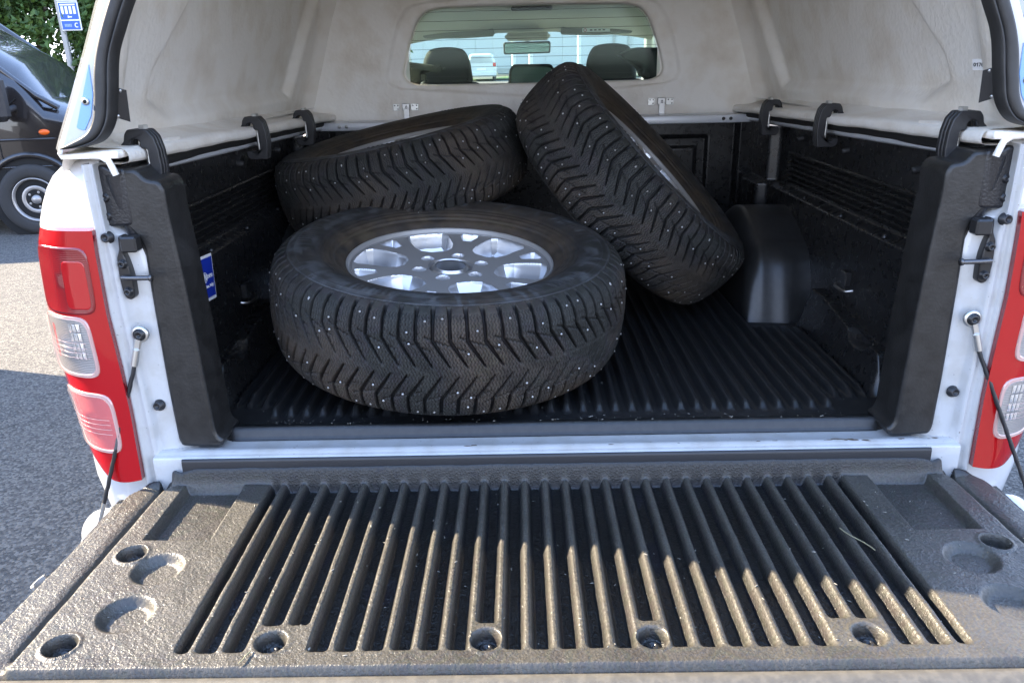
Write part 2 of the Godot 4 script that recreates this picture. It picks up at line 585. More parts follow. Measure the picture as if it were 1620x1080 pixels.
func build_tailgate(truck: Node3D) -> void:
	var gate := put("tailgate", box(Vector3(-0.775, -0.115, 0.03), Vector3(0.775, -0.078, 0.522), 0.012), M.white_clean, truck)
	gate.set_meta("label", "lowered tailgate with a ribbed black liner on its inner face")
	var xs := PackedFloat32Array()
	var n := 720
	for i in n + 1: xs.append(-0.832 + 1.664 * i / n)
	var zs := PackedFloat32Array()
	for j in 225: zs.append(0.0268 + 0.4882 * j / 224.0)
	var P := PackedVector3Array()
	var C := PackedColorArray()
	var low := Color(0.0075, 0.008, 0.0095)
	var top := Color(0.080, 0.076, 0.067)
	for z in zs:
		for x in xs:
			var hw := tailgate_height(x, z)
			P.append(Vector3(x, TGY + hw.x, z))
			var dn := 0.5 + 0.5 * wob.get_noise_2d(x * 60.0 + 300.0, z * 60.0)
			var w := hw.y * (0.62 + 0.5 * dn)
			if z > 0.478: w *= 0.9 + 0.5 * wob.get_noise_2d(x * 40.0, 900.0)
			C.append(low.lerp(top, clampf(w, 0.0, 1.0)))
	obj("tailgate_liner", sheet(P, xs.size(), zs.size(), true, false, PackedVector2Array(), C), M.liner_worn, gate)
	# strip along the free edge
	var sec := PackedVector2Array([Vector2(0.511, -0.078), Vector2(0.511, -0.060), Vector2(0.513, -0.0545), Vector2(0.522, -0.0530), Vector2(0.536, -0.056), Vector2(0.546, -0.067), Vector2(0.549, -0.085), Vector2(0.549, -0.12)])
	var cap := obj("edge_cap", sweep_x(sec, [-0.80, -0.4, 0.0, 0.4, 0.80], true), M.cap, gate)
	# rubber lip at the hinge
	sec = PackedVector2Array([Vector2(0.020, -0.060), Vector2(0.0185, -0.020), Vector2(0.0185, -0.004), Vector2(0.0205, 0.0005), Vector2(0.0235, 0.0), Vector2(0.0255, -0.005), Vector2(0.026, -0.020), Vector2(0.026, -0.060)])
	obj("hinge_seal", sweep_x(sec, [-0.70, -0.69, -0.3, 0.0, 0.3, 0.69, 0.70], true), M.black_plastic, gate)
	for x: float in PADS + [-0.692, 0.692]:
		var st := S()
		bolt(st, Vector3(x, TGY - 0.0195, 0.4585 if absf(x) < 0.6 else 0.462), Vector3.UP, 0.0085, 0.006)
		put("screw", st, M.black_metal, gate)
	# striker openings let into the side edges
	for s: float in [-1.0, 1.0]:
		mx = s
		var st := S()
		var p := PackedVector2Array()
		for k in 13:
			var a := PI * (-0.5 + 1.0 * k / 12.0)
			p.append(Vector2(0.012 * cos(a), 0.016 * sin(a)))
		for k in 13:
			var a := PI * (0.5 - 1.0 * k / 12.0)
			p.append(Vector2(0.008 * cos(a), 0.012 * sin(a)))
		prism(st, p, 0.0, 0.03, 0.001, Transform3D(Basis(Vector3(0.9, -0.44, 0), Vector3(0, 0, 1), Vector3(-0.44, -0.9, 0)).orthonormalized(), Vector3(0.817, -0.055, 0.305)))
		put("latch_opening", st, M.galv, gate)
	mx = 1.0

# ---------------------------------------------------------------- bed liner
func wall_x(y: float, z: float) -> float:      # inner face of the right liner wall
	var x := 0.762
	var yy := y + 0.013
	x -= 0.030 * ss(0.335, 0.318, yy)           # ledge and fuller lower wall
	x -= 0.006 * ss(0.10, 0.0, y)
	# moulded pilaster at the front
	x -= 0.036 * ss(-1.165, -1.18, z) * (1.0 - 0.75 * ss(-1.34, -1.355, z) * ss(0.0, 0.01, y))
	# seven long horizontal grooves
	var inn := ss(-1.10, -1.08, z) * ss(-0.15, -0.17, z) * ss(0.336, 0.342, yy) * ss(0.432, 0.426, yy)
	if inn > 0.0:
		var w := fposmod((yy - 0.338) / 0.0145, 1.0)
		x += 0.013 * inn * (ss(0.12, 0.32, w) * ss(0.95, 0.75, w))
	return x

func build_bed_liner(truck: Node3D) -> void:
	# floor with long ribs
	var P := PackedVector3Array()
	var zs := [-1.53, -1.45, -1.40, -1.39, -1.0, -0.8, -0.68, -0.66, -0.64, -0.62, -0.6, -0.4, -0.30, -0.26, -0.23, -0.20, -0.19, -0.18, -0.17, -0.16, -0.152, -0.145, -0.138, -0.130, -0.122, -0.115, -0.10, -0.09, -0.075, -0.066, -0.062, -0.058, -0.054, -0.050, -0.047]
	var n := 520
	for z in zs:
		for i in n + 1:
			var x := -0.765 + 1.53 * i / n
			var q := x / 0.0338
			var d := absf(q - round(q)) * 0.0338
			var e := 0.19 if absf(x) > 0.58 else 0.138
			var y := 0.006
			if absf(x) < 0.672:
				var rib := 1.0 - ss(0.004, 0.011, d)
				y += 0.016 * rib * ss(e, e + 0.022, -z) * ss(1.44, 1.40, -z) * (1.0 - ss(0.545, 0.555, absf(x)) * ss(-0.62, -0.66, z))
			y += 0.018 * ss(-0.092, -0.074, z) * ss(0.655, 0.625, absf(x))       # rear lip
			y -= 0.022 * ss(-0.062, -0.049, z)
			y += 0.02 * ss(0.69, 0.76, absf(x))
			P.append(Vector3(x, y, z))
	var liner := obj("bed_liner", sheet(P, n + 1, zs.size(), true), M.liner_floor, truck)
	liner.set_meta("label", "black ribbed plastic liner covering the cargo bed")
	# front wall of the bed
	var f := func(s: float, t: float) -> Vector3:
		var x := lerpf(-0.80, 0.80, s)
		var y := lerpf(0.0, 0.475, t)
		var ax := absf(x)
		var d := 0.0
		d -= 0.012 * ss(0.612, 0.606, ax) * ss(0.615, 0.609, ax) * ss(0.430, 0.424, y) * ss(0.05, 0.06, y)
		d += 0.010 * ss(0.575, 0.567, ax) * ss(0.33, 0.338, ax) * ss(0.395, 0.387, y) * ss(0.09, 0.10, y)
		d += 0.010 * ss(0.25, 0.242, ax) * ss(0.395, 0.387, y) * ss(0.09, 0.10, y)
		d += 0.030 * ss(0.705, 0.715, ax)
		return Vector3(x, y, -1.50 + d)
	obj("front_panel", surf(321, 101, f), M.liner, liner)
	for s: float in [-1.0, 1.0]:
		mx = s
		# side wall
		var ys := []
		for k in 30: ys.append(-0.005 + 0.307 * k / 29.0)
		for k in 62: ys.append(0.305 + 0.122 * k / 61.0)
		for k in 6: ys.append(0.434 + 0.078 * k / 5.0)
		var zz := [-1.52, -1.44, -1.37, -1.36, -1.35, -1.342, -1.33, -1.26, -1.185, -1.18, -1.175, -1.17, -1.165, -1.16, -1.13, -1.102, -1.095, -1.088, -1.08, -1.05, -0.98, -0.85, -0.7, -0.55, -0.4, -0.3, -0.2, -0.172, -0.165, -0.158, -0.15, -0.12, -0.05]
		var Q := PackedVector3Array()
		for y in ys:
			for z in zz:
				Q.append(Vector3(wall_x(y, z), y if y < 0.434 else lerpf(0.434, 0.506 + rail_drop(z), (y - 0.434) / 0.078), z))
		obj("side_wall", sheet(Q, zz.size(), ys.size(), true), M.liner, liner)
		# wheel arch
		var ar := func(u: float, v: float) -> Vector3:
			# v runs up the face that looks back, over the top and down in front; u from the wall to the inner side and down it
			var x := lerpf(0.80, 0.60, minf(u / 0.55, 1.0))
			var yk := 1.0
			if u > 0.55:
				var a := (u - 0.55) / 0.45
				x = 0.60 - 0.035 * sin(minf(a * 2.2, 1.0) * PI / 2) - 0.012 * a
				yk = cos(minf(a * 2.2, 1.0) * PI / 2) * 0.16 + (1.0 - a) * 0.84
			var z: float
			var y: float
			if v < 0.45:
				var b := v / 0.45
				z = -0.690 - 0.075 * b - 0.05 * pow(b, 6.0)
				y = 0.232 * (b - 0.10 * pow(b, 6.0))
			elif v < 0.75:
				var b := (v - 0.45) / 0.30
				z = -0.815 - 0.36 * b
				y = 0.209 + 0.062 * sin(b * PI)
			else:
				var b := (v - 0.75) / 0.25
				z = -1.175 - 0.14 * b
				y = 0.209 * (1.0 - b)
			var flute := 0.008 * exp(-pow((x - 0.665) / 0.03, 2.0)) * ss(0.45, 0.3, v)
			return Vector3(x, y * yk, z + flute - 0.02 * ss(0.5, 1.0, u) * ss(0.5, 0.0, v))
		obj("wheel_arch", surf(60, 70, ar), M.liner_floor, liner)
		# raised corner block behind the arch with the tie-down notch
		var bl := func(u: float, v: float) -> Vector3:
			var z := lerpf(-0.69, -0.17, v)
			var h := 0.115 * ss(-0.68, -0.63, z) * (1.0 - 0.25 * ss(-0.60, -0.34, z)) * ss(-0.18, -0.24, z)
			var notch := ss(0.062, 0.047, Vector2(z + 0.335, 0.35 * (u - 0.45)).length())
			var x := 0.765
			var y := 0.0
			if u < 0.5:
				x = lerpf(0.765, 0.700, u / 0.5); y = h
			else:
				x = lerpf(0.700, 0.678, (u - 0.5) / 0.5); y = h * (1.0 - (u - 0.5) / 0.5)
			x += 0.036 * notch * ss(0.2, 0.5, u)
			y = maxf(y - 0.03 * notch * ss(0.5, 0.3, u), 0.0)
			return Vector3(x, y + 0.004, z)
		obj("corner_block", surf(40, 140, bl), M.liner, liner)
		# tie-down hook
		var st := S()
		bx(st, Vector3(0.717, 0.163, -0.515), Vector3(0.734, 0.200, -0.480), 0.003)
		put("hook_plate", st, M.black_metal, liner)
		st = S()
		tube(st, PackedVector3Array([Vector3(0.724, 0.171, -0.506), Vector3(0.706, 0.169, -0.502), Vector3(0.698, 0.167, -0.488), Vector3(0.698, 0.166, -0.45), Vector3(0.704, 0.167, -0.435), Vector3(0.718, 0.169, -0.432)]), 0.0035, 8)
		put("tie_down_hook", st, M.steel, liner)
		# plugs and small screws on the ledge
		for z: float in [-0.36, -0.60, -0.86, -1.05]:
			st = S()
			bolt(st, Vector3(0.739, 0.313, z), Vector3(-0.6, 1, 0), 0.005, 0.004)
			put("screw", st, M.black_metal, liner)
		for z: float in [-0.30, -0.66, -0.98]:
			st = S()
			lathe(st, [Vector2(0.008, 0), Vector2(0.008, 0.014), Vector2(0.006, 0.02), Vector2(0, 0.02)], 12, along(Vector3(-1, -0.2, 0), Vector3(0.766, 0.466, z)))
			put("plug", st, M.trim_dark, liner)
		# cover over the rear pillar: front plate, shoulder and flange
		var body := PackedVector2Array([Vector2(0.637, 0.006), Vector2(0.712, 0.010), Vector2(0.717, 0.024), Vector2(0.7185, 0.131), Vector2(0.7165, 0.30), Vector2(0.714, 0.395), Vector2(0.719, 0.412), Vector2(0.729, 0.427), Vector2(0.741, 0.438), Vector2(0.745, 0.470), Vector2(0.742, 0.515), Vector2(0.735, 0.534), Vector2(0.702, 0.534), Vector2(0.690, 0.516), Vector2(0.668, 0.514), Vector2(0.660, 0.500), Vector2(0.660, 0.454), Vector2(0.654, 0.366), Vector2(0.649, 0.237), Vector2(0.644, 0.045), Vector2(0.640, 0.030), Vector2(0.628, 0.022)])
		st = S()
		prism(st, rounded(body, 0.012, 3), -0.098, -0.012, 0.007)
		var cover := put("pillar_cover", st, M.cover, liner)
		st = S()
		prism(st, rounded(PackedVector2Array([Vector2(0.722, 0.437), Vector2(0.770, 0.436), Vector2(0.7755, 0.450), Vector2(0.773, 0.489), Vector2(0.767, 0.541), Vector2(0.754, 0.542), Vector2(0.745, 0.535), Vector2(0.720, 0.536)]), 0.010, 3), -0.05, -0.010, 0.006)
		put("pillar_cover_flange", st, M.liner_gloss, liner)
		# the fold between them
		st = S()
		var ridge := PackedVector3Array()
		for k in 17:
			var t := k / 16.0
			ridge.append(Vector3(lerpf(0.742, 0.714, t * t), lerpf(0.526, 0.385, t), -0.021 - 0.012 * t))
		tube(st, ridge, 0.0165, 14)
		put("pillar_cover_fold", st, M.liner_gloss, liner)
		for p in [Vector2(0.765, 0.455), Vector2(0.762, 0.487)]:
			st = S()
			bolt(st, Vector3(p.x, p.y, -0.010), Vector3.BACK, 0.006, 0.003)
			put("screw", st, M.liner_gloss, liner)
		mx = 1.0
	# label stuck on the left wall
	var lb := Node3D.new()
	var lbl := put("product_label", box(Vector3(-0.0375, -0.049, 0), Vector3(0.0375, 0.049, 0.0012)), M.print_white, liner)
	lbl.transform = Transform3D(Basis(Vector3.UP, deg_to_rad(90.0)).rotated(Vector3.RIGHT, deg_to_rad(-4.0)), Vector3(-0.7285, 0.2685, -0.2875))
	lbl.set_meta("label", "blue and white sticker behind the left pillar cover")
	lb.free()
	put("blue_field", box(Vector3(-0.0345, -0.042, 0.0012), Vector3(0.0345, 0.043, 0.0017)), M.print_blue, lbl)
	for a in [["EN", 0.0165, -0.016, 0.003], ["T5410", 0.0085, 0.012, 0.003], ["(Linn. Poly)", 0.0065, 0.004, -0.017]]:
		obj("lettering", text(a[0], a[1]), M.print_white, lbl, Vector3(a[2], a[3], 0.0022))
	for y: float in [0.0125, -0.0075]:
		put("printed_line", box(Vector3(-0.030, y, 0.0017), Vector3(-0.0075, y + 0.0018, 0.0023)), M.print_white, lbl)

func text(s: String, size: float, depth := 0.0006, bold := true) -> TextMesh:
	var f := SystemFont.new()
	f.font_names = PackedStringArray(["Droid Sans"])
	f.font_weight = 700 if bold else 400
	var t := TextMesh.new()
	t.text = s
	t.font = f
	t.font_size = 32
	t.pixel_size = size / 24.0
	t.depth = depth
	t.curve_step = 1.0
	return t

# ---------------------------------------------------------------- truck body
const LAMP_OUT := [[-0.045, 0.895], [-0.038, 0.908], [-0.011, 0.922], [0.07, 0.928], [0.132, 0.937], [0.183, 0.942], [0.27, 0.942], [0.364, 0.936], [0.412, 0.931], [0.437, 0.922]]
const LAMP_IN := [[-0.04, 0.7815], [0.10, 0.7775], [0.18, 0.779], [0.29, 0.783], [0.40, 0.780], [0.44, 0.777]]

func lamp_at(u: float, v: float) -> Vector3:      # u from the inner to the outer edge, v upwards
	var y := lerpf(-0.040, 0.437, v)
	var xi := pick(LAMP_IN, y)
	var xo := pick(LAMP_OUT, y)
	y -= 0.030 * pow(clampf((u - 0.75) / 0.25, 0, 1), 2.0) * ss(0.75, 1.0, v)
	y += 0.012 * pow(u, 2.0) * ss(0.2, 0.0, v)
	y -= 0.010 * sin(u * PI) * ss(0.12, 0.0, v)
	return Vector3(lerpf(xi, xo, u), y, 0.024 - 0.006 * u - 0.085 * pow(u, 3.2))

func lamp_off(u: float, v: float, d: float) -> Vector3:
	var a := lamp_at(u, v)
	var n := (lamp_at(u + 0.01, v) - a).cross(lamp_at(u, v + 0.01) - a).normalized()
	return a + n * d

# rounded-rectangle patch on the lamp, rings of (scale, height)
func lamp_patch(c: Vector2, r: Vector2, rings: Array, pw := 5.0) -> ArrayMesh:
	var P := PackedVector3Array()
	var n := 64
	for g in rings:
		for k in n + 1:
			var a := TAU * k / n
			var ca := cos(a)
			var sa := sin(a)
			var q := pow(pow(absf(ca), pw) + pow(absf(sa), pw), -1.0 / pw)
			P.append(lamp_off(c.x + r.x * ca * q * g[0], c.y + r.y * sa * q * g[0], g[1]))
	return sheet(P, n + 1, rings.size(), true, true)

func build_lamp(truck: Node3D, s: float) -> void:
	mx = s
	var lamp := obj("tail_light", surf(40, 60, func(u: float, v: float): return lamp_at(u, v)), M.lamp_red, truck)
	lamp.set_meta("label", "left tail light, sunlit red over clear lenses" if s < 0 else "right tail light cut by the frame edge")
	# edge band that closes the lamp against the body
	var P := PackedVector3Array()
	var ring := []
	for k in 24: ring.append(lamp_at(k / 24.0, 0.0))
	for k in 40: ring.append(lamp_at(1.0, k / 40.0))
	for k in 24: ring.append(lamp_at(1.0 - k / 24.0, 1.0))
	for k in 41: ring.append(lamp_at(0.0, 1.0 - k / 40.0))
	for d in [0.0, -0.03]:
		for p in ring: P.append(p + Vector3(0, 0, d))
	obj("lamp_edge", sheet(P, ring.size(), 2, true, true), M.lamp_red_dark, lamp)
	# upper brake and tail panel
	obj("inner_lens", lamp_patch(Vector2(0.47, 0.815), Vector2(0.37, 0.125), [[1.02, -0.002], [1.0, 0.0025], [0.95, 0.0015], [0.7, 0.0012], [0.3, 0.0012], [0.0, 0.0012]], 7.0), M.lamp_red_dark, lamp)
	obj("inner_lens", lamp_patch(Vector2(0.29, 0.80), Vector2(0.145, 0.09), [[1.0, 0.0013], [0.97, 0.0020], [0.93, 0.0016], [0.5, 0.0016], [0.0, 0.0016]], 7.0), M.lamp_red_mid, lamp)
	var wins := [[Vector2(0.585, 0.558), Vector2(0.36, 0.122), true], [Vector2(0.565, 0.243), Vector2(0.385, 0.128), s > 0]]
	for w in wins:
		var c: Vector2 = w[0]
		var r: Vector2 = w[1]
		obj("bezel", lamp_patch(c, r, [[1.02, -0.003], [1.0, 0.0025], [0.98, 0.0032], [0.955, 0.0018], [0.93, 0.0030], [0.905, 0.0026], [0.88, 0.001]], 6.0), M.lamp_bezel, lamp)
		obj("reflector", lamp_patch(c, r, [[0.89, 0.0014], [0.82, 0.0006], [0.4, 0.0008], [0.0, 0.0008]], 6.0), M.lamp_mirror if w[2] else M.lamp_red_pale, lamp)
		if w[2]:      # column of bright facets beside the bulb
			for i in 3:
				for j in 4:
					var st := S()
					var q := c + Vector2((-0.66 + 0.15 * i) * r.x, (0.50 - 0.30 * j) * r.y)
					var a := lamp_off(q.x, q.y, 0.0012); var b := lamp_off(q.x + 0.125 * r.x, q.y, 0.0012)
					var cc := lamp_off(q.x + 0.125 * r.x, q.y + 0.26 * r.y, 0.0012); var d := lamp_off(q.x, q.y + 0.26 * r.y, 0.0012)
					var m := lamp_off(q.x + 0.05 * r.x, q.y + 0.06 * r.y, 0.0034)
					tri(st, a, b, m); tri(st, b, cc, m); tri(st, cc, d, m); tri(st, d, a, m)
					put("facet", st, M.lamp_facet, lamp)
		for k in 4:
			var st := S()
			var pts := PackedVector3Array()
			for i in 9: pts.append(lamp_off(c.x + r.x * (-0.8 + 1.62 * i / 8.0), c.y + r.y * (0.16 - 0.16 * k), 0.0048))
			tube(st, pts, 0.0004, 6)
			put("lens_line", st, M.lamp_bezel, lamp)
		obj("clear_lens", lamp_patch(c, r, [[0.93, 0.0035], [0.90, 0.0055], [0.5, 0.0060], [0.0, 0.0060]], 6.0), M.lamp_lens, lamp)
	mx = 1.0

# plan of the rear corner of the body: distance along it in 0..1 -> (x, z, share of the rounding that the shoulder takes)
func corner_plan(t: float) -> Vector2:
	var p := [Vector2(0.775, -0.004), Vector2(0.82, -0.006), Vector2(0.868, -0.014), Vector2(0.900, -0.034), Vector2(0.918, -0.070), Vector2(0.927, -0.13), Vector2(0.930, -0.30), Vector2(0.930, -0.8), Vector2(0.930, -1.7)]
	var f := t * (p.size() - 1)
	var i := mini(int(f), p.size() - 2)
	var a: Vector2 = p[i]
	return a.cubic_interpolate(p[i + 1], p[maxi(i - 1, 0)], p[mini(i + 2, p.size() - 1)], f - i)

func build_body(truck: Node3D) -> void:
	for s: float in [-1.0, 1.0]:
		mx = s
		# quarter panel: rear corner and side
		var hs := [-0.42, -0.30, -0.20, -0.14, -0.10, -0.06, 0.0, 0.1, 0.2, 0.3, 0.4, 0.437, 0.45, 0.475, 0.50, 0.519, 0.533, 0.543, 0.5485, 0.549]
		var ins := [0.05, 0.035, 0.022, 0.012, 0.006, 0.0, 0.0, 0.0, 0.0, 0.0, 0.0, 0.001, 0.005, 0.014, 0.026, 0.039, 0.055, 0.073, 0.095, 0.15]
		var P := PackedVector3Array()
		var nu := 65
		for k in hs.size():
			for i in nu:
				var q := corner_plan(i / (nu - 1.0))
				var d: float = ins[k]
				var rear := ss(-0.10, 0.0, q.y)
				P.append(Vector3(maxf(q.x - d * (1.0 - 0.55 * rear * 0.0), 0.772), hs[k], q.y - 0.35 * d * rear))
		var qp := obj("quarter_panel", sheet(P, nu, hs.size(), false), M.white_clean, truck)
		# door pillar face between lamp and liner, with its rain channels
		var sec := [Vector2(0.786, -0.02), Vector2(0.784, 0.008), Vector2(0.7815, 0.0125), Vector2(0.777, 0.0125), Vector2(0.7735, 0.007), Vector2(0.770, 0.0035), Vector2(0.7655, 0.006), Vector2(0.7615, 0.007), Vector2(0.756, 0.002), Vector2(0.752, -0.006), Vector2(0.742, -0.0095), Vector2(0.728, -0.0115), Vector2(0.715, -0.0165), Vector2(0.69, -0.035)]
		P = PackedVector3Array()
		var ys := [-0.11, -0.075, -0.055, -0.04, -0.025, -0.010, 0.0, 0.02, 0.10, 0.18, 0.29, 0.40, 0.44, 0.50, 0.525, 0.538, 0.545]
		for y in ys:
			var sh := pick(LAMP_IN, y) - 0.7805
			var lean := 0.018 * ss(0.30, 0.0, y)      # the channel edge leans in towards the sill
			for i in sec.size():
				var w := clampf(float(i) / 6.0, 0.0, 1.0) * (1.0 if i < 10 else 0.0)
				P.append(Vector3(maxf(sec[i].x, 0.764 if y > 0.435 else 0.0) + sh * (1.0 - clampf(i / 9.0, 0, 1)) - lean * 0.3 * w, y, sec[i].y + 0.030 * ss(0.0, -0.07, y) * ss(6, 9, i)))
		var pf := obj("pillar_face", sheet(P, sec.size(), ys.size(), true), M.white_paint, truck)
		# bumper end below
		var st := S()
		var bu := PackedVector3Array()
		for k in 13:
			var v := k / 12.0
			for i in 25:
				var a := PI * (i / 24.0)
				var rr := 0.062 * sin(PI * clampf(0.06 + 0.94 * v, 0, 1) * 0.5)
				bu.append(Vector3(0.872 + (0.062 if true else 0.0) * cos(a) * sin(PI * 0.5 * (1.0 - v) + 0.02) , -0.118 - 0.055 * (1.0 - cos(PI * 0.5 * (1.0 - v))), -0.005 + 0.055 * sin(a) * sin(PI * 0.5 * (1.0 - v) + 0.02)))
		obj("bumper_end", sheet(bu, 25, 13, false), M.white_clean, truck)
		st = S()
		prism(st, rounded(PackedVector2Array([Vector2(0.70, -0.40), Vector2(0.93, -0.40), Vector2(0.935, -0.19), Vector2(0.925, -0.165), Vector2(0.70, -0.165)]), 0.02), -0.12, 0.050, 0.03)
		put("bumper_corner", st, M.galv, truck)
		# striker bracket with its bolts and pin
		st = S()
		prism(st, rounded(PackedVector2Array([Vector2(0.737, 0.424), Vector2(0.746, 0.424), Vector2(0.748, 0.400), Vector2(0.755, 0.385), Vector2(0.757, 0.350), Vector2(0.756, 0.325), Vector2(0.7525, 0.313), Vector2(0.744, 0.309), Vector2(0.736, 0.315), Vector2(0.735, 0.340), Vector2(0.736, 0.362), Vector2(0.739, 0.382), Vector2(0.742, 0.392)]), 0.004, 3), -0.012, 0.006, 0.003)
		var br := put("striker_bracket", st, M.black_metal, truck)
		put("bracket_tab", box(Vector3(0.713, 0.396, -0.010), Vector3(0.741, 0.423, 0.014), 0.003), M.black_metal, br)
		for p in [Vector2(0.746, 0.375), Vector2(0.745, 0.325)]:
			st = S()
			bolt(st, Vector3(p.x, p.y, 0.005), Vector3.BACK, 0.0065, 0.008)
			put("bolt", st, M.black_metal, br)
		st = S()
		tube(st, PackedVector3Array([Vector3(0.750, 0.351, 0.010), Vector3(0.740, 0.351, 0.011), Vector3(0.730, 0.351, 0.012), Vector3(0.700, 0.351, 0.013)]), 0.0045, 12)
		lathe(st, [Vector2(0, 0), Vector2(0.0065, 0), Vector2(0.0065, 0.004), Vector2(0, 0.004)], 14, along(Vector3(-1, 0, 0), Vector3(0.700, 0.351, 0.013)))
		put("striker_pin", st, M.steel_dark, br)
		# stop above, drain plug below
		for q in [[Vector3(0.764, 0.421, 0.0), 0.0085], [Vector3(0.737, 0.100, -0.010), 0.0085]]:
			st = S()
			lathe(st, [Vector2(q[1] * 1.3, 0), Vector2(q[1] * 1.3, 0.003), Vector2(q[1], 0.005), Vector2(q[1] * 0.9, 0.011), Vector2(q[1] * 0.6, 0.012), Vector2(q[1] * 0.5, 0.008), Vector2(0, 0.008)], 18, along(Vector3(0.1, 0.1, 1), q[0]))
			put("rubber_stop", st, M.black_plastic, truck)
		# support cable: eye with bolt, crimped sleeve, twisted wire
		st = S()
		var e := Vector3(0.7395, 0.246, 0.004)
		lathe(st, [Vector2(0.0155, 0), Vector2(0.0155, 0.004), Vector2(0.013, 0.0055), Vector2(0.0, 0.0055)], 22, along(Vector3.BACK, e))
		bx(st, Vector3(-0.006, -0.062, -0.001), Vector3(0.006, -0.008, 0.006), 0.002, Transform3D(Basis(Vector3.BACK, 0.33), e + Vector3(0.001, 0, 0.001)))
		var cab := put("tailgate_cable", st, M.zinc, truck)
		st = S()
		bolt(st, e + Vector3(0, 0, 0.005), Vector3.BACK, 0.0085, 0.006)
		put("bolt", st, M.black_metal, cab)
		st = S()
		tube(st, PackedVector3Array([e + Vector3(0.010, -0.028, 0.006), e + Vector3(0.0185, -0.058, 0.008)]), 0.0062, 12)
		put("sleeve", st, M.zinc, cab)
		st = S()
		var a0 := e + Vector3(0.0175, -0.056, 0.008)
		var a1 := Vector3(0.876, -0.085, 0.055)
		if s < 0: a1 = Vector3(0.860, -0.085, 0.030)
		var pts := PackedVector3Array()
		for k in 61: pts.append(a0.lerp(a1, k / 60.0) + Vector3(0.002, -0.004, 0) * sin(PI * k / 60.0))
		tube(st, pts, 0.0036, 12, false, 1.05, 0.14)
		put("wire", st, M.black_plastic, cab)
		st = S()
		tube(st, PackedVector3Array([a1, a1 + (a1 - a0).normalized() * 0.07]), 0.0042, 10)
		put("sleeve", st, M.zinc, cab)
		# bed rail: metal lip under the canopy seal
		sec = PackedVector2Array([Vector2(0.80, 0.532), Vector2(0.752, 0.531), Vector2(0.744, 0.529), Vector2(0.741, 0.524), Vector2(0.7405, 0.512), Vector2(0.744, 0.507), Vector2(0.775, 0.5065)])
		P = PackedVector3Array()
		for z: float in [-1.50, -1.25, -1.0, -0.7, -0.4, -0.2, -0.06]:
			for p in sec: P.append(Vector3(p.x, p.y + rail_drop(z), z))
		obj("bed_rail", sheet(P, sec.size(), 7, false), M.alu_rail, truck)
	mx = 1.0
	build_lamp(truck, -1.0)
	build_lamp(truck, 1.0)
	# sill under the tailgate opening
	var sc := PackedVector2Array([Vector2(-0.10, 0.001), Vector2(-0.045, 0.001), Vector2(-0.020, 0.003), Vector2(-0.008, 0.0065), Vector2(0.000, 0.0065), Vector2(0.006, 0.003), Vector2(0.009, 0.0015), Vector2(0.014, 0.001), Vector2(0.0175, -0.002), Vector2(0.0185, -0.020), Vector2(0.0185, -0.12)])
	obj("sill", sweep_x(sc, [-0.757, -0.752, -0.745, -0.70, -0.35, 0.0, 0.35, 0.70, 0.745, 0.752, 0.757], true), M.white_paint, truck)
	# paint worn off the sill
	rng.seed = 77
	for k in 26:
		var st := S()
		var x := rng.randf_range(0.50, 0.72) if k < 16 else rng.randf_range(-0.7, 0.7)
		var r := rng.randf_range(0.001, 0.0035) * (1.6 if k < 5 else 1.0)
		var p := PackedVector2Array()
		for i in 7: p.append(Vector2(cos(TAU * i / 7.0) * rng.randf_range(1.0, 3.2), sin(TAU * i / 7.0) * rng.randf_range(0.4, 0.9)) * r)
		prism(st, p, 0.0, 0.0004, 0.0, Transform3D(Basis(Vector3.RIGHT, Vector3(0, -0.1, -1).normalized(), Vector3.UP).orthonormalized(), Vector3(x, 0.0064, rng.randf_range(-0.008, 0.0005))))
		put("paint_chip", st, M.chip, truck)
	# rail across the front of the bed
	sc = PackedVector2Array([Vector2(-1.56, 0.502), Vector2(-1.476, 0.502), Vector2(-1.471, 0.4985), Vector2(-1.470, 0.477), Vector2(-1.474, 0.473), Vector2(-1.50, 0.472)])
	var fr := obj("front_rail", sweep_x(sc, [-0.757, -0.4, 0.0, 0.4, 0.757], true), M.alu_rail, truck)
	for x: float in [-0.68, -0.655, 0.68, 0.655]:
		var st := S()
		lathe(st, [Vector2(0.006, 0), Vector2(0.006, 0.002), Vector2(0.003, 0.004), Vector2(0, 0.004)], 12, along(Vector3.BACK, Vector3(x, 0.488, -1.470)))
		put("rivet", st, M.steel if x < 0 else M.black_metal, fr)
	# body below and ahead, seen only past the opening and by its shadow
	put("underbody", box(Vector3(-0.90, -0.42, -3.9), Vector3(0.90, -0.13, -0.12), 0.03), M.trim_dark, truck)
	put("rear_bumper", box(Vector3(-0.72, -0.36, -0.10), Vector3(0.72, -0.17, 0.06), 0.03), M.galv, truck)

func rail_drop(z: float) -> float:
	return 0.008 + 0.025 * z

# ---------------------------------------------------------------- canopy
const SEAL_OUT := [[0.572, 0.8085], [0.580, 0.790], [0.595, 0.760], [0.617, 0.7445], [0.645, 0.7365], [0.69, 0.7275], [0.732, 0.713], [0.79, 0.684], [0.85, 0.648], [0.93, 0.592], [1.0, 0.528], [1.04, 0.46], [1.06, 0.38], [1.068, 0.0]]
const SEAL_IN := [[0.570, 0.8060], [0.573, 0.770], [0.584, 0.737], [0.613, 0.7145], [0.655, 0.7030], [0.712, 0.690], [0.752, 0.671], [0.79, 0.650], [0.845, 0.616], [0.915, 0.560], [0.975, 0.49], [1.008, 0.42], [1.020, 0.35], [1.025, 0.0]]
const SHELL_EDGE := [[0.562, 0.8205], [0.580, 0.812], [0.65, 0.775], [0.725, 0.7365], [0.80, 0.700], [0.89, 0.648], [0.99, 0.570], [1.055, 0.47], [1.082, 0.36], [1.09, 0.0]]

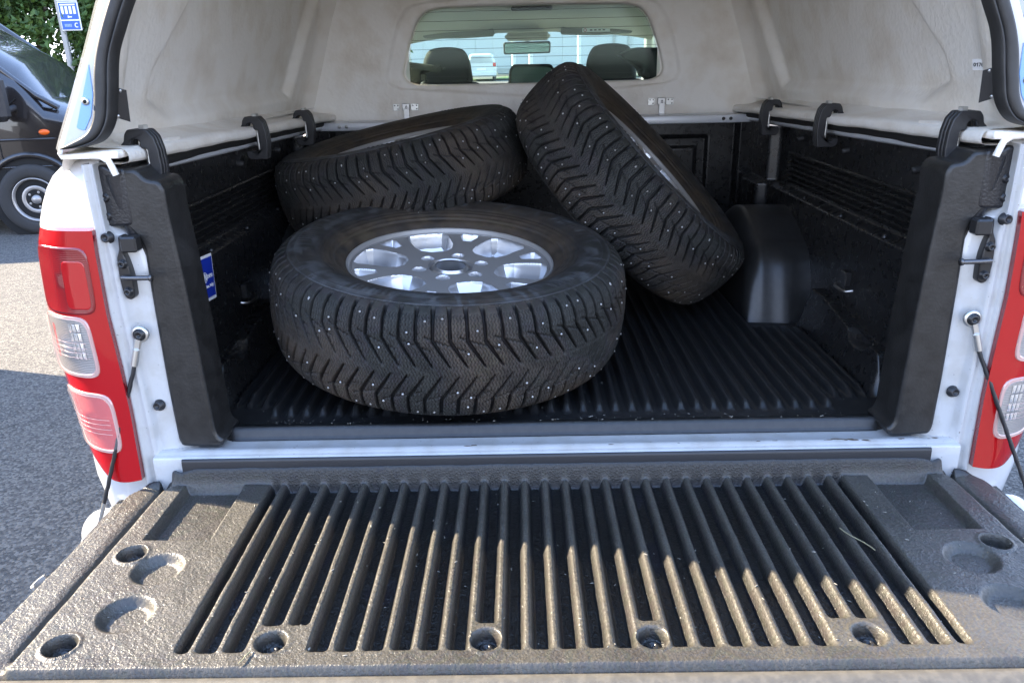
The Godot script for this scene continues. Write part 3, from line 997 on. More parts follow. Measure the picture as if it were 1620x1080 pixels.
func shell_in(y: float, z: float) -> float:      # inner face of the right canopy wall
	var x := 0.825 - 0.33 * (y - 0.54)
	if y > 0.90: x -= 1.6 * pow(y - 0.90, 1.6)
	x -= 0.075 * ss(-0.20, -0.02, z) * ss(0.55, 0.62, y)
	# long recess for a side window that was never cut out
	var zn := -0.27 - 0.95 * maxf(y - 0.64, 0.0)
	var e := minf(minf((zn - z) * 0.75, z + 1.36 + 0.35 * (y - 0.6)), (y - 0.592) + 0.30 * ss(-0.42, -0.24, z) * 0.0)
	var c := ss(-0.012, 0.030, e - 0.05 * ss(-0.44, -0.27, z) * ss(0.70, 0.60, y))
	x += 0.030 * c
	x += 0.0035 * wob.get_noise_3d(x * 12.0, y * 14.0, z * 14.0)
	return x

func fibre(v: Vector3, n: Vector3) -> Vector3:
	return v + n * 0.0010 * (wob.get_noise_3d(v.x * 55.0, v.y * 55.0, v.z * 55.0) + 0.5 * wob.get_noise_3d(v.x * 160.0, v.y * 120.0, v.z * 160.0))

func build_canopy() -> void:
	var can := thing("truck_canopy", "white fibreglass canopy over the cargo bed with raw grey inside and black seal", "canopy", Vector3.ZERO)
	# front wall, moulded round the window, as rings from the window edge outwards
	var win := PackedVector2Array()
	for p in [[-0.462, 0.655], [-0.452, 0.690], [-0.432, 0.757], [-0.404, 0.826], [-0.372, 0.861], [-0.312, 0.870], [0.0, 0.873], [0.312, 0.870], [0.372, 0.859], [0.404, 0.823], [0.432, 0.757], [0.452, 0.690], [0.460, 0.655], [0.450, 0.632], [0.418, 0.6185], [0.0, 0.6165], [-0.418, 0.6185], [-0.450, 0.632]]:
		win.append(Vector2(p[0], p[1]))
	win = rounded(win, 0.02, 4)
	win.append(win[0])
	var n := win.size()
	var c := Vector2(0.0, 0.74)
	var rings := [[0.0, -1.612], [0.0, -1.604], [0.001, -1.594], [0.004, -1.589], [0.010, -1.587], [0.034, -1.587], [0.039, -1.5855], [0.043, -1.582], [0.047, -1.579], [0.052, -1.578], [0.10, -1.577], [0.16, -1.576], [0.24, -1.575], [0.34, -1.572], [0.40, -1.566]]
	var P := PackedVector3Array()
	for r in rings:
		for p in win:
			var d := (p - c).normalized()
			var q: Vector2 = p + Vector2(d.x * 1.0, d.y * 0.75).normalized() * float(r[0]) * (1.0 + 0.35 * absf(d.x))
			if absf(d.y) > 0.4: q.x = lerpf(q.x, p.x, 0.3)
			P.append(fibre(Vector3(q.x, q.y, r[1] + 0.004 * wob.get_noise_2d(q.x * 12.0, q.y * 12.0)), Vector3.BACK))
	# many rings in between keep the relief of the glass mat
	var D := PackedVector3Array()
	var rows := 0
	for r in rings.size() - 1:
		var gap: float = rings[r + 1][0] - rings[r][0]
		var m := maxi(1, int(gap / 0.008))
		for k in m:
			for i in n:
				var v := P[r * n + i].lerp(P[(r + 1) * n + i], float(k) / m)
				D.append(fibre(v, Vector3.BACK) if k > 0 else v)
			rows += 1
	for i in n: D.append(P[(rings.size() - 1) * n + i])
	rows += 1
	obj("front_wall", sheet(D, n, rows, true, true), M.gelcoat, can)
	# fill up to the corners
	for s: float in [-1.0, 1.0]:
		mx = s
		obj("front_wall_side", surf(40, 50, func(u: float, v: float):
			var y := lerpf(0.47, 1.09, v)
			return fibre(Vector3(lerpf(0.44, shell_in(maxf(y, 0.545), -1.56) + 0.03, u), y, -1.594 - 0.012 * (1.0 - u)), Vector3.BACK), false), M.gelcoat, can)
		# side wall and roof edge
		var zs := []
		for k in 150: zs.append(lerpf(-0.012, -1.595, k / 149.0))
		var ys := []
		for k in 86: ys.append(lerpf(0.53, 1.04, pow(k / 85.0, 1.05)))
		P = PackedVector3Array()
		for y in ys:
			for z in zs:
				var x := shell_in(y, z)
				# soft cove into the front wall
				x -= 0.05 * pow(ss(-1.50, -1.60, z), 2.0)
				P.append(fibre(Vector3(x, y, z), Vector3(-1, 0.2, 0)))
		obj("side_wall", sheet(P, zs.size(), ys.size(), true), M.gelcoat, can)
		# mounting flange along the foot: ledge rolled over to a thick lip
		var sec := [Vector2(0.86, 0.590), Vector2(0.81, 0.570), Vector2(0.775, 0.560), Vector2(0.748, 0.5575), Vector2(0.728, 0.557), Vector2(0.718, 0.5545), Vector2(0.712, 0.549), Vector2(0.7105, 0.541), Vector2(0.713, 0.5345), Vector2(0.722, 0.531), Vector2(0.76, 0.531)]
		var spl := PackedVector2Array()
		for p in sec: spl.append(p)
		spl = smooth_path(spl, 4)
		P = PackedVector3Array()
		for k in 90:
			var z := lerpf(-0.015, -1.58, k / 89.0)
			for p in spl:
				P.append(fibre(Vector3(minf(p.x, 0.79 + 0.07 * ss(-0.05, -0.4, z)), p.y + rail_drop(z) + 0.004 + 0.003 * wob.get_noise_1d(z * 30.0), z), Vector3(-0.5, 0.8, 0)))
		obj("mounting_flange", sheet(P, spl.size(), 90, false), M.gelcoat, can)
		# foam strip squeezed between flange and bed rail
		P = PackedVector3Array()
		for k in 70:
			var z := lerpf(-0.055, -1.50, k / 69.0)
			var sag := 0.004 * ss(-0.40, -0.30, z) + 0.0015 * wob.get_noise_1d(z * 60.0)
			for p in [Vector2(0.78, 0.536), Vector2(0.735, 0.536), Vector2(0.7325, 0.533 - sag * 0.4), Vector2(0.733, 0.521 - sag), Vector2(0.740, 0.5165 - sag), Vector2(0.80, 0.5165 - sag)]:
				P.append(Vector3(p.x, p.y + rail_drop(z) + 0.002, z))
		obj("foam_strip", sheet(P, 6, 70, false), M.foam, can)
		# outer shell: rear face, rounded edge and side
		P = PackedVector3Array()
		var xs := [[-0.045, 0.006], [-0.012, 0.008], [-0.004, 0.0065], [0.0, 0.002], [0.004, -0.008], [0.016, -0.03], [0.06, -0.10], [0.11, -0.30], [0.13, -0.8], [0.14, -1.66]]
		var inn := [[0.562, 0.80], [0.60, 0.745], [0.66, 0.72], [0.75, 0.69], [0.85, 0.63], [0.93, 0.57], [1.0, 0.505], [1.06, 0.38], [1.09, 0.0]]
		for k in 60:
			var y := lerpf(0.562, 1.09, sin(k / 59.0 * PI / 2))
			if k < 30: y = lerpf(0.562, lerpf(0.562, 1.09, sin(30 / 59.0 * PI / 2)), k / 30.0)
			for q in xs:
				var x := pick(SHELL_EDGE, y)
				if q[0] < -0.02: x = pick(SEAL_IN, y) + 0.006
				else: x += q[0] * minf(1.0, x * 2.0)
				P.append(Vector3(maxf(x, 0.0), y + (q[0] if q[0] > 0 else 0.0) * ss(0.9, 1.09, y) * 0.6, q[1]))
		obj("outer_shell", sheet(P, xs.size(), 60, false), M.white_clean, can)
		# pale blue panel with the stud, on the flat of the rear corner
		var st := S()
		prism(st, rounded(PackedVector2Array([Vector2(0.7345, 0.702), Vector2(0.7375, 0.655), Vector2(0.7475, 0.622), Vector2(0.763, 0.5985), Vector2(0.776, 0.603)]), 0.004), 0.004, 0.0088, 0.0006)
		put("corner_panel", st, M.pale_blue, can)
		# under edge of the rear corner
		st = S()
		prism(st, PackedVector2Array([Vector2(0.72, 0.553), Vector2(0.816, 0.553), Vector2(0.819, 0.561), Vector2(0.72, 0.566)]), -0.25, 0.004, 0.003)
		put("corner_edge", st, M.gelcoat, can)
		# return lip hanging over the liner's top corner
		st = S()
		tube(st, PackedVector3Array([Vector3(0.765, 0.558, 0.002), Vector3(0.748, 0.557, 0.003), Vector3(0.737, 0.550, 0.003), Vector3(0.7325, 0.538, 0.003), Vector3(0.729, 0.526, 0.002)]), 0.0055, 10)
		put("corner_lip", st, M.gelcoat, can)
		# seal: broad rubber band with a bead along its inner side
		P = PackedVector3Array()
		var steps := 110
		var so := PackedVector2Array()
		var si := PackedVector2Array()
		for p in SEAL_OUT: so.append(Vector2(p[1], p[0]))
		for p in SEAL_IN: si.append(Vector2(p[1], p[0]))
		so = smooth_path(so, 8)
		si = smooth_path(si, 8)
		var prof := [[0.0, 0.006], [0.0, 0.012], [0.06, 0.016], [0.2, 0.0185], [0.45, 0.0185], [0.60, 0.0165], [0.66, 0.012], [0.69, 0.0115], [0.72, 0.016], [0.78, 0.0185], [0.86, 0.0175], [0.93, 0.013], [0.98, 0.006], [1.0, 0.002], [1.0, -0.006]]
		for i in so.size():
			for q in prof:
				var p := so[i].lerp(si[i], q[0])
				P.append(Vector3(p.x, p.y, q[1]))
		obj("opening_seal", sheet(P, prof.size(), so.size(), true), M.seal_rubber, can)
		# clamps
		for z: float in [-0.088, -0.69, -1.15]:
			build_clamp(can, z)
		# stud in the rear face
		st = S()
		lathe(st, [Vector2(0.0065, 0), Vector2(0.0065, 0.002), Vector2(0.0045, 0.004), Vector2(0.0030, 0.004)], 16, along(Vector3.BACK, Vector3(0.7515, 0.6445, 0.008)))
		var stud := put("stud", st, M.zinc, can)
		st = S()
		lathe(st, [Vector2(0.0032, 0), Vector2(0.0032, 0.0045), Vector2(0, 0.0045)], 12, along(Vector3.BACK, Vector3(0.7515, 0.6445, 0.008)))
		put("stud_hole", st, M.dark, stud)
		# hinge plate riveted inside the opening
		st = S()
		prism(st, PackedVector2Array([Vector2(0.0, -0.030), Vector2(0.020, -0.022), Vector2(0.020, 0.028), Vector2(0.0, 0.022)]), 0.0, 0.003, 0.001, Transform3D(Basis(Vector3(0.75, 0.0, 0.66), Vector3(-0.28, 0.96, 0), Vector3(-0.64, -0.18, 0.75)).orthonormalized(), Vector3(0.7055, 0.638, -0.035)))
		var hp := put("hinge_plate", st, M.black_plastic, can)
		for y: float in [0.659, 0.619]:
			st = S()
			lathe(st, [Vector2(0.004, 0), Vector2(0.0038, 0.0015), Vector2(0.0025, 0.003), Vector2(0, 0.0035)], 12, along(Vector3(-0.6, -0.2, 0.8), Vector3(0.716 - (y - 0.638) * 0.28, y, -0.0255)))
			put("rivet", st, M.steel, hp)
	mx = 1.0
	# roof
	obj("roof_lining", surf(30, 30, func(u: float, v: float): return fibre(Vector3(lerpf(-0.56, 0.56, u), 1.03 + 0.02 * sin(u * PI), lerpf(-1.60, -0.01, v)), Vector3.DOWN), false), M.gelcoat, can)
	put("roof", box(Vector3(-0.50, 1.085, -1.66), Vector3(0.50, 1.10, -0.01), 0.006), M.white_clean, can)
	put("front_shell", box(Vector3(-0.86, 0.90, -1.68), Vector3(0.86, 1.09, -1.625), 0.01), M.white_clean, can)
	# window in the front wall
	var st := S()
	var ol := win.duplicate()
	ol.remove_at(ol.size() - 1)
	prism(st, inset(ol, -0.006), -1.609, -1.605)
	put("front_window", st, M.tinted_glass, can)
	# brackets holding the front wall to the rail
	for x: float in [-0.458, 0.454]:
		st = S()
		bx(st, Vector3(x - 0.046, 0.532, -1.574), Vector3(x - 0.022, 0.556, -1.571), 0.001)
		bx(st, Vector3(x + 0.018, 0.532, -1.574), Vector3(x + 0.046, 0.556, -1.571), 0.001)
		var b := put("wall_bracket", st, M.zinc, can)
		st = S()
		bx(st, Vector3(x - 0.013, 0.532, -1.572), Vector3(x + 0.015, 0.5575, -1.566), 0.002)
		bx(st, Vector3(x - 0.008, 0.502, -1.568), Vector3(x + 0.013, 0.540, -1.563), 0.001)
		bx(st, Vector3(x - 0.008, 0.5005, -1.568), Vector3(x + 0.013, 0.5035, -1.535), 0.001)
		put("hook_strap", st, M.steel, b)
		for q in [[-0.039, 0.550], [-0.028, 0.538], [0.026, 0.550], [0.039, 0.538], [-0.028, 0.550], [0.039, 0.550]]:
			st = S()
			lathe(st, [Vector2(0.0025, 0), Vector2(0.0025, 0.001), Vector2(0, 0.0015)], 8, along(Vector3.BACK, Vector3(x + q[0], q[1], -1.571)))
			put("screw", st, M.black_metal, b)
		st = S()
		tube(st, PackedVector3Array([Vector3(x + 0.003, 0.549, -1.5645), Vector3(x + 0.0055, 0.545, -1.563), Vector3(x + 0.0045, 0.540, -1.563), Vector3(x + 0.0005, 0.540, -1.563), Vector3(x, 0.545, -1.563), Vector3(x + 0.003, 0.549, -1.5645)]), 0.001, 6)
		put("eye", st, M.black_metal, b)
	# white blocks where the rails meet
	for s: float in [-1.0, 1.0]:
		mx = s
		put("corner_block", box(Vector3(0.742, 0.485, -1.475), Vector3(0.766, 0.520, -1.44), 0.003), M.white_clean, can)
	mx = 1.0
	# number label
	var b3 := Basis(Vector3(0.35, 0.0, 0.94), Vector3(-0.30, 0.95, 0.10), Vector3(-0.85, -0.27, 0.3)).orthonormalized()
	st = box(Vector3(-0.024, -0.0095, 0), Vector3(0.024, 0.0095, 0.001))
	var nl := put("number_label", st, M.print_white, can)
	nl.transform = Transform3D(Basis(Vector3(0.42, 0.0, 0.91), Vector3(-0.30, 0.95, 0.0), Vector3(-0.87, -0.29, 0.42)).orthonormalized(), Vector3(0.7525, 0.667, -0.114))
	obj("lettering", text("0176", 0.0066), M.print_black, nl, Vector3(-0.0125, 0.0, 0.0014))
	# lifted rear door
	var lid := Transform3D(Basis(Vector3.RIGHT, deg_to_rad(-24.0)), Vector3(0, 1.095, 0.01))
	st = S()
	bx(st, Vector3(-0.60, -0.015, 0.0), Vector3(0.60, 0.015, 0.07), 0.01, lid)
	bx(st, Vector3(-0.68, -0.015, 0.50), Vector3(0.68, 0.015, 0.57), 0.01, lid)
	bx(st, Vector3(-0.68, -0.014, 0.05), Vector3(-0.60, 0.014, 0.52), 0.01, lid)
	bx(st, Vector3(0.60, -0.014, 0.05), Vector3(0.68, 0.014, 0.52), 0.01, lid)
	var door := put("rear_door", st, M.white_clean, can)
	put("door_glass", box(Vector3(-0.60, -0.004, 0.06), Vector3(0.60, 0.0, 0.51), 0.0, lid), M.tinted_glass, door)

func build_clamp(can: Node3D, z: float) -> void:
	var p := PackedVector2Array([Vector2(0.6888, 0.4800), Vector2(0.7312, 0.4800), Vector2(0.7384, 0.4870), Vector2(0.7400, 0.5010), Vector2(0.7288, 0.5020), Vector2(0.7232, 0.4960), Vector2(0.7080, 0.4960), Vector2(0.7040, 0.5150), Vector2(0.7048, 0.5510), Vector2(0.7152, 0.5520), Vector2(0.7156, 0.5620), Vector2(0.7192, 0.5680), Vector2(0.7280, 0.5680), Vector2(0.7320, 0.5620), Vector2(0.7328, 0.5530), Vector2(0.7512, 0.5520), Vector2(0.7496, 0.5590), Vector2(0.7440, 0.5630), Vector2(0.7408, 0.5760), Vector2(0.7344, 0.5840), Vector2(0.7008, 0.5840), Vector2(0.6904, 0.5710), Vector2(0.6856, 0.5500), Vector2(0.6840, 0.5200)])
	var dy := rail_drop(z) - rail_drop(-0.35)
	if z > -0.2: dy += 0.003
	var q := PackedVector2Array()
	for v in p: q.append(v + Vector2(0, dy))
	q = rounded(q, 0.003, 2)
	var st := S()
	prism(st, q, z - 0.0165, z - 0.0065, 0.002, Transform3D(), 2, true)
	prism(st, q, z - 0.0045, z + 0.0045, 0.002, Transform3D(), 2, true)
	prism(st, q, z + 0.0065, z + 0.0165, 0.002, Transform3D(), 2, true)
	prism(st, inset(q, 0.003) if area2(q) > 0 else q, z - 0.012, z + 0.012)
	var c := put("rail_clamp", st, M.black_plastic, can)
	st = S()
	lathe(st, [Vector2(0.0085, 0), Vector2(0.0085, 0.006), Vector2(0.0075, 0.0075), Vector2(0, 0.0075)], 6, Transform3D(Basis(), Vector3(0.712, 0.583 + dy, z)), false)
	put("bolt", st, M.zinc, c)
	st = S()
	tube(st, PackedVector3Array([Vector3(0.7125, 0.553 + dy, z), Vector3(0.7115, 0.53 + dy, z), Vector3(0.710, 0.503 + dy, z)]), 0.0042, 8)
	put("threaded_rod", st, M.zinc, c)

# ---------------------------------------------------------------- wheels
const PITCHES := 76
const HALF_TREAD := 0.107

func tyre_profile(step: float, from_r: float, to_r: float) -> Array:      # (radius, height) of the upper half, bead to centre line, cut to a range of radii
	var pts := PackedVector2Array()
	for p in [[0.2265, 0.074], [0.233, 0.083], [0.240, 0.0885], [0.2465, 0.0905], [0.252, 0.0955], [0.266, 0.1045], [0.285, 0.1115], [0.306, 0.1155], [0.326, 0.116], [0.343, 0.1125], [0.357, 0.1065], [0.3665, 0.0995], [0.3745, 0.089], [0.380, 0.076], [0.3838, 0.060], [0.3865, 0.040], [0.388, 0.020], [0.3885, 0.0]]:
		pts.append(Vector2(p[0], p[1]))
	var d := smooth_path(pts, 16)
	var half := []
	var acc := 0.0
	var keep := -1.0
	for i in d.size():
		if i > 0: acc += d[i].distance_to(d[i - 1])
		if d[i].x < from_r or d[i].x > to_r: continue
		if keep < 0.0 or acc - keep >= step or i == d.size() - 1:
			half.append(d[i]); keep = acc
	return half

func groove(w: float, half_width: float, depth: float) -> float:
	return depth * (1.0 - ss(half_width * 0.82, half_width * 1.18, absf(w)))

func build_tyre(side := 0.0) -> ArrayMesh:      # 0: the tread, +-1: a side wall
	var prof := tyre_profile(0.0019, 0.3455, 1.0) if side == 0.0 else tyre_profile(0.0014, 0.0, 0.3465)
	if side == 0.0:
		for i in range(prof.size() - 2, -1, -1): prof.append(Vector2(prof[i].x, -prof[i].y))
	elif side < 0.0:
		for i in prof.size(): prof[i] = Vector2(prof[i].x, -prof[i].y)
		prof.reverse()
	var nv := prof.size()
	var nu := PITCHES * 26 + 1 if side == 0.0 else 601
	# distance across the tread from its centre line
	var mid := nv / 2
	var across := PackedFloat32Array()
	across.resize(nv)
	if side == 0.0:
		for way in [-1, 1]:
			var acc := 0.0
			var j := mid
			while j + way >= 0 and j + way < nv:
				acc += prof[j].distance_to(prof[j + way])
				j += way
				across[j] = acc
	else:
		across.fill(2.0 * HALF_TREAD)
	var P := PackedVector3Array()
	var C := PackedColorArray()
	P.resize(nu * nv)
	C.resize(nu * nv)
	var base := Color(0.033, 0.032, 0.031)
	var dirt := Color(0.078, 0.059, 0.042)
	var scuff := Color(0.085, 0.088, 0.092)
	var cs := PackedFloat32Array(); var sn := PackedFloat32Array()
	for i in nu:
		cs.append(cos(TAU * i / (nu - 1))); sn.append(sin(TAU * i / (nu - 1)))
	for j in nv:
		var p: Vector2 = prof[j]
		var a: Vector2 = prof[maxi(j - 1, 0)]
		var b: Vector2 = prof[mini(j + 1, nv - 1)]
		var d := (b - a).normalized()
		var nr := Vector2(-d.y, d.x)      # outward across the profile
		if nr.dot(Vector2(p.x - 0.29, p.y)) < 0.0: nr = -nr
		var t := across[j] / HALF_TREAD
		var off := 0.5 if p.y < 0.0 else 0.0
		var shift := 0.0
		if t < 0.56: shift = (0.56 - t) * 2.15
		else: shift = -0.10 * (t - 0.56)
		var hw := 0.0032 * lerpf(0.45, 1.0, ss(0.04, 0.5, t)) * (1.0 + 0.35 * ss(0.9, 1.15, t))
		hw *= 1.0 if t > 0.56 else 1.25      # diagonal groove measured round the tyre
		var dep := 0.0095 * ss(0.05, 0.13, t) * (1.0 - ss(1.06, 1.22, t))
		var tread := t < 1.5
		for i in nu:
			var u := float(i) / (nu - 1) * PITCHES + off
			var h := 0.0
			var wear := 0.0
			if tread:
				var f := u - shift + 0.05 * sin(u * 0.61)
				var fl := floorf(f)
				var w := (f - fl - 0.5) * 0.0322
				h = groove(w, hw, dep)
				# thin linking grooves that zigzag across two blocks
				if t < 0.75:
					var q := (u - shift) * 0.5
					q -= floorf(q)
					var l := (t - (0.63 - 0.24 * q)) * HALF_TREAD
					h = maxf(h, groove(l, 0.0015, 0.0045))
				if t < 0.07:
					h = maxf(h, 0.0)
				# sipes
				var sf := (u - shift * (1.0 if t > 0.30 else 0.15)) * 5.0 + 0.22 * sin(t * 60.0)
				sf -= floorf(sf)
				if t < 1.02 and absf(w) > hw * 1.5:
					h = maxf(h, 0.0024 * (1.0 - ss(0.08, 0.20, absf(sf - 0.5))))
				wear = ss(0.0035, 0.0005, h)
			else:
				# moulded rings and buttresses of the side wall
				var r := p.x
				h = -0.0020 * exp(-pow((r - 0.2505) / 0.0020, 2.0)) - 0.0014 * exp(-pow((r - 0.260) / 0.0014, 2.0)) - 0.0022 * exp(-pow((r - 0.3435) / 0.0018, 2.0)) + 0.0022 * exp(-pow((r - 0.275) / 0.0022, 2.0)) + 0.0014 * exp(-pow((r - 0.266) / 0.0016, 2.0)) - 0.0012 * exp(-pow((r - 0.330) / 0.0014, 2.0))
				var grp := ss(0.55, 0.75, sin(u / PITCHES * TAU * 5.0 + 0.6))
				h -= 0.0020 * grp * ss(-0.2, 0.3, sin(u / PITCHES * TAU * 150.0)) * ss(0.300, 0.304, r) * ss(0.329, 0.325, r)
				var s2 := sin(u / PITCHES * TAU * 136.0)
				h -= 0.0005 * ss(0.2, 0.5, s2) * ss(0.343, 0.346, r) * ss(0.356, 0.352, r)
			var rr := p.x - nr.x * h
			var hh := p.y - nr.y * h
			var k := j * nu + i
			P[k] = Vector3(rr * cs[i], hh, -rr * sn[i])
			var nz := wob.get_noise_3d(cs[i] * 14.0, hh * 50.0, sn[i] * 14.0)
			var col := base.lerp(dirt, clampf(0.22 + nz * 1.1, 0.0, 0.8) * (0.30 + 0.70 * wear if tread else 0.9))
			if tread: col = col.lerp(Color(0.007, 0.007, 0.0075), 0.85 * ss(0.0018, 0.0050, h))  # clean groove rubber, blackened further with depth by painted-in shade
			if not tread:
				col = col.lerp(scuff, clampf((-h - 0.0004) * 350.0, 0.0, 0.5))
				var n2 := wob.get_noise_3d(cs[i] * 30.0 + 40.0, rr * 220.0, sn[i] * 30.0)
				col = col.lerp(scuff, clampf(n2 * 2.2 - 0.05, 0.0, 0.7) * ss(0.27, 0.30, rr))
				var n3 := wob.get_noise_3d(cs[i] * 150.0, rr * 90.0, sn[i] * 150.0)
				col = col.lerp(scuff, clampf(n3 * 2.6 - 0.35, 0.0, 0.8) * ss(0.280, 0.31, rr))
				col = col.lerp(dirt, clampf(0.7 + n2, 0.0, 1.0) * ss(0.290, 0.250, rr))
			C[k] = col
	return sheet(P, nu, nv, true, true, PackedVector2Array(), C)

func build_studs() -> ArrayMesh:
	var st := S()
	var lanes := [0.90, 0.50, 0.72, 0.36]
	for side: float in [-1.0, 1.0]:
		for k in 86:
			var t: float = lanes[(k * 3 + (k / 5)) % 4] + rng.randf_range(-0.05, 0.05)
			var shift := (0.56 - t) * 2.15 if t < 0.56 else 0.0
			var off := 0.5 if side < 0 else 0.0
			var u := roundf((k + rng.randf_range(-0.3, 0.3)) * PITCHES / 86.0 - shift) + shift - off + (0.0 if t > 0.56 else 0.02)
			u += 0.5 - 0.5
			var s := t * HALF_TREAD
			var th := TAU * u / PITCHES
			# nearest point of the tread arc
			var y := s if s < 0.062 else 0.062 + (s - 0.062) * 0.90
			var r := 0.3885 - 0.62 * y * y - 14.0 * pow(maxf(y - 0.055, 0.0), 2.0) * 0.55
			var n := Vector3(cos(th), side * (y * 1.3 + maxf(y - 0.055, 0.0) * 12.0), -sin(th)).normalized()
			var at := Vector3(r * cos(th), side * y, -r * sin(th)) - n * 0.0008
			lathe(st, [Vector2(0.0024, 0.0), Vector2(0.0022, 0.0012), Vector2(0.0013, 0.0014), Vector2(0.0010, 0.0021), Vector2(0, 0.0022)], 8, along(n, at))
	return fin(st)

func seg_dist(p: Vector2, poly: PackedVector2Array) -> float:       # signed, positive inside
	var d := 1e9
	for i in poly.size():
		d = minf(d, p.distance_to(Geometry2D.get_closest_point_to_segment(p, poly[i], poly[(i + 1) % poly.size()])))
	return d if Geometry2D.is_point_in_polygon(p, poly) else -d

func build_rim_face() -> Array:      # [bright windows and walls, turned face] as two meshes that share the relief
	var big := PackedVector2Array([Vector2(0.1000, -0.0173), Vector2(0.1000, 0.0173), Vector2(0.1120, 0.0365), Vector2(0.1350, 0.0461), Vector2(0.1951, 0.0513), Vector2(0.2090, 0.0402), Vector2(0.2121, 0.0000), Vector2(0.2090, -0.0402), Vector2(0.1951, -0.0513), Vector2(0.1350, -0.0461), Vector2(0.1120, -0.0365)])
	var small := PackedVector2Array([Vector2(0.1643, -0.0096), Vector2(0.1643, 0.0096), Vector2(0.1992, 0.0226), Vector2(0.2090, 0.0201), Vector2(0.2110, 0.0000), Vector2(0.2090, -0.0201), Vector2(0.1992, -0.0226)])
	var nu := 961
	var rs := PackedFloat32Array()
	for k in 130: rs.append(lerpf(0.0335, 0.2190, k / 129.0))
	var nv := rs.size()
	# relief of one sixth of the wheel, reused round it
	var per := 160
	var tab := PackedFloat32Array()
	var deepest := PackedFloat32Array()
	for j in nv:
		for i in per:
			var ph := deg_to_rad(60.0 * i / per - 30.0)      # 0 on the spoke, +-30 deg in the big window
			var r := rs[j]
			var v1 := Vector2(cos(absf(ph) - PI / 6), sin(absf(ph) - PI / 6)) * r
			var v2 := Vector2(cos(ph), sin(ph)) * r
			var h := 0.0
			var d1 := seg_dist(v1, big)
			var hole := 0.0
			if d1 > 0.0:
				var wide := lerpf(0.024, 0.008, ss(0.10, 0.17, r))      # broad slopes towards the hub
				h -= 0.003 * ss(0.0, 0.0016, d1) + 0.040 * clampf(d1 / wide, 0.0, 1.0)
				if d1 > 0.0105 and r > 0.13: hole = 1.0
			var d2 := seg_dist(v2, small)
			if d2 > 0.0:
				h -= 0.003 * ss(0.0, 0.0014, d2) + 0.026 * clampf(d2 / 0.009, 0.0, 1.0)
			# lug pockets
			var d3 := v2.distance_to(Vector2(0.0715, 0.0))
			h -= 0.020 * ss(0.0158, 0.0125, d3)
			if d3 < 0.0145: h += 0.004 * ss(0.0, 0.0145, d3)
			# raised seat of the centre cap
			h -= 0.007 * ss(0.0505, 0.0475, r) * ss(0.036, 0.0385, r)
			h += 0.002 * ss(0.042, 0.038, r)
			# dished spokes
			h -= 0.006 * ss(0.20, 0.09, r)
			# groove beside the rim lip
			h -= 0.0015 * ss(0.2145, 0.2155, r) * ss(0.2175, 0.2167, r)
			tab.append(h)
			deepest.append(hole)
	var P := PackedVector3Array()
	P.resize(nu * nv)
	for j in nv:
		for i in nu:
			var th := TAU * i / (nu - 1)
			var k := (i + 80) % per      # spoke at angle 0
			P[j * nu + i] = Vector3(rs[j] * cos(th), 0.066 + tab[j * per + k], -rs[j] * sin(th))
	var full := sheet(P, nu, nv, true, true)
	var A := full.surface_get_arrays(0)
	var ix: PackedInt32Array = A[Mesh.ARRAY_INDEX]
	var walls := PackedInt32Array()
	var face := PackedInt32Array()
	for q in range(0, ix.size(), 3):
		var lo := 1.0
		var hi := -1.0
		var gone := true
		for e in 3:
			var v := ix[q + e]
			var j := v / nu
			var k := (v % nu + 80) % per
			var flat: float = tab[j * per + k] + 0.006 * ss(0.20, 0.09, rs[j])
			lo = minf(lo, flat); hi = maxf(hi, flat)
			if deepest[j * per + k] < 0.5: gone = false
		if gone: continue
		if lo > -0.0012 and hi < 0.0012 and rs[ix[q] / nu] > 0.05: face.append_array([ix[q], ix[q + 1], ix[q + 2]])
		else: walls.append_array([ix[q], ix[q + 1], ix[q + 2]])
	var out := []
	for idx in [walls, face]:
		var B := A.duplicate()
		if idx == face:
			var up := PackedVector3Array()
			up.resize(A[Mesh.ARRAY_VERTEX].size())
			up.fill(Vector3.UP)
			B[Mesh.ARRAY_NORMAL] = up
		B[Mesh.ARRAY_INDEX] = idx
		var m := ArrayMesh.new()
		m.add_surface_from_arrays(Mesh.PRIMITIVE_TRIANGLES, B)
		out.append(m)
	return out

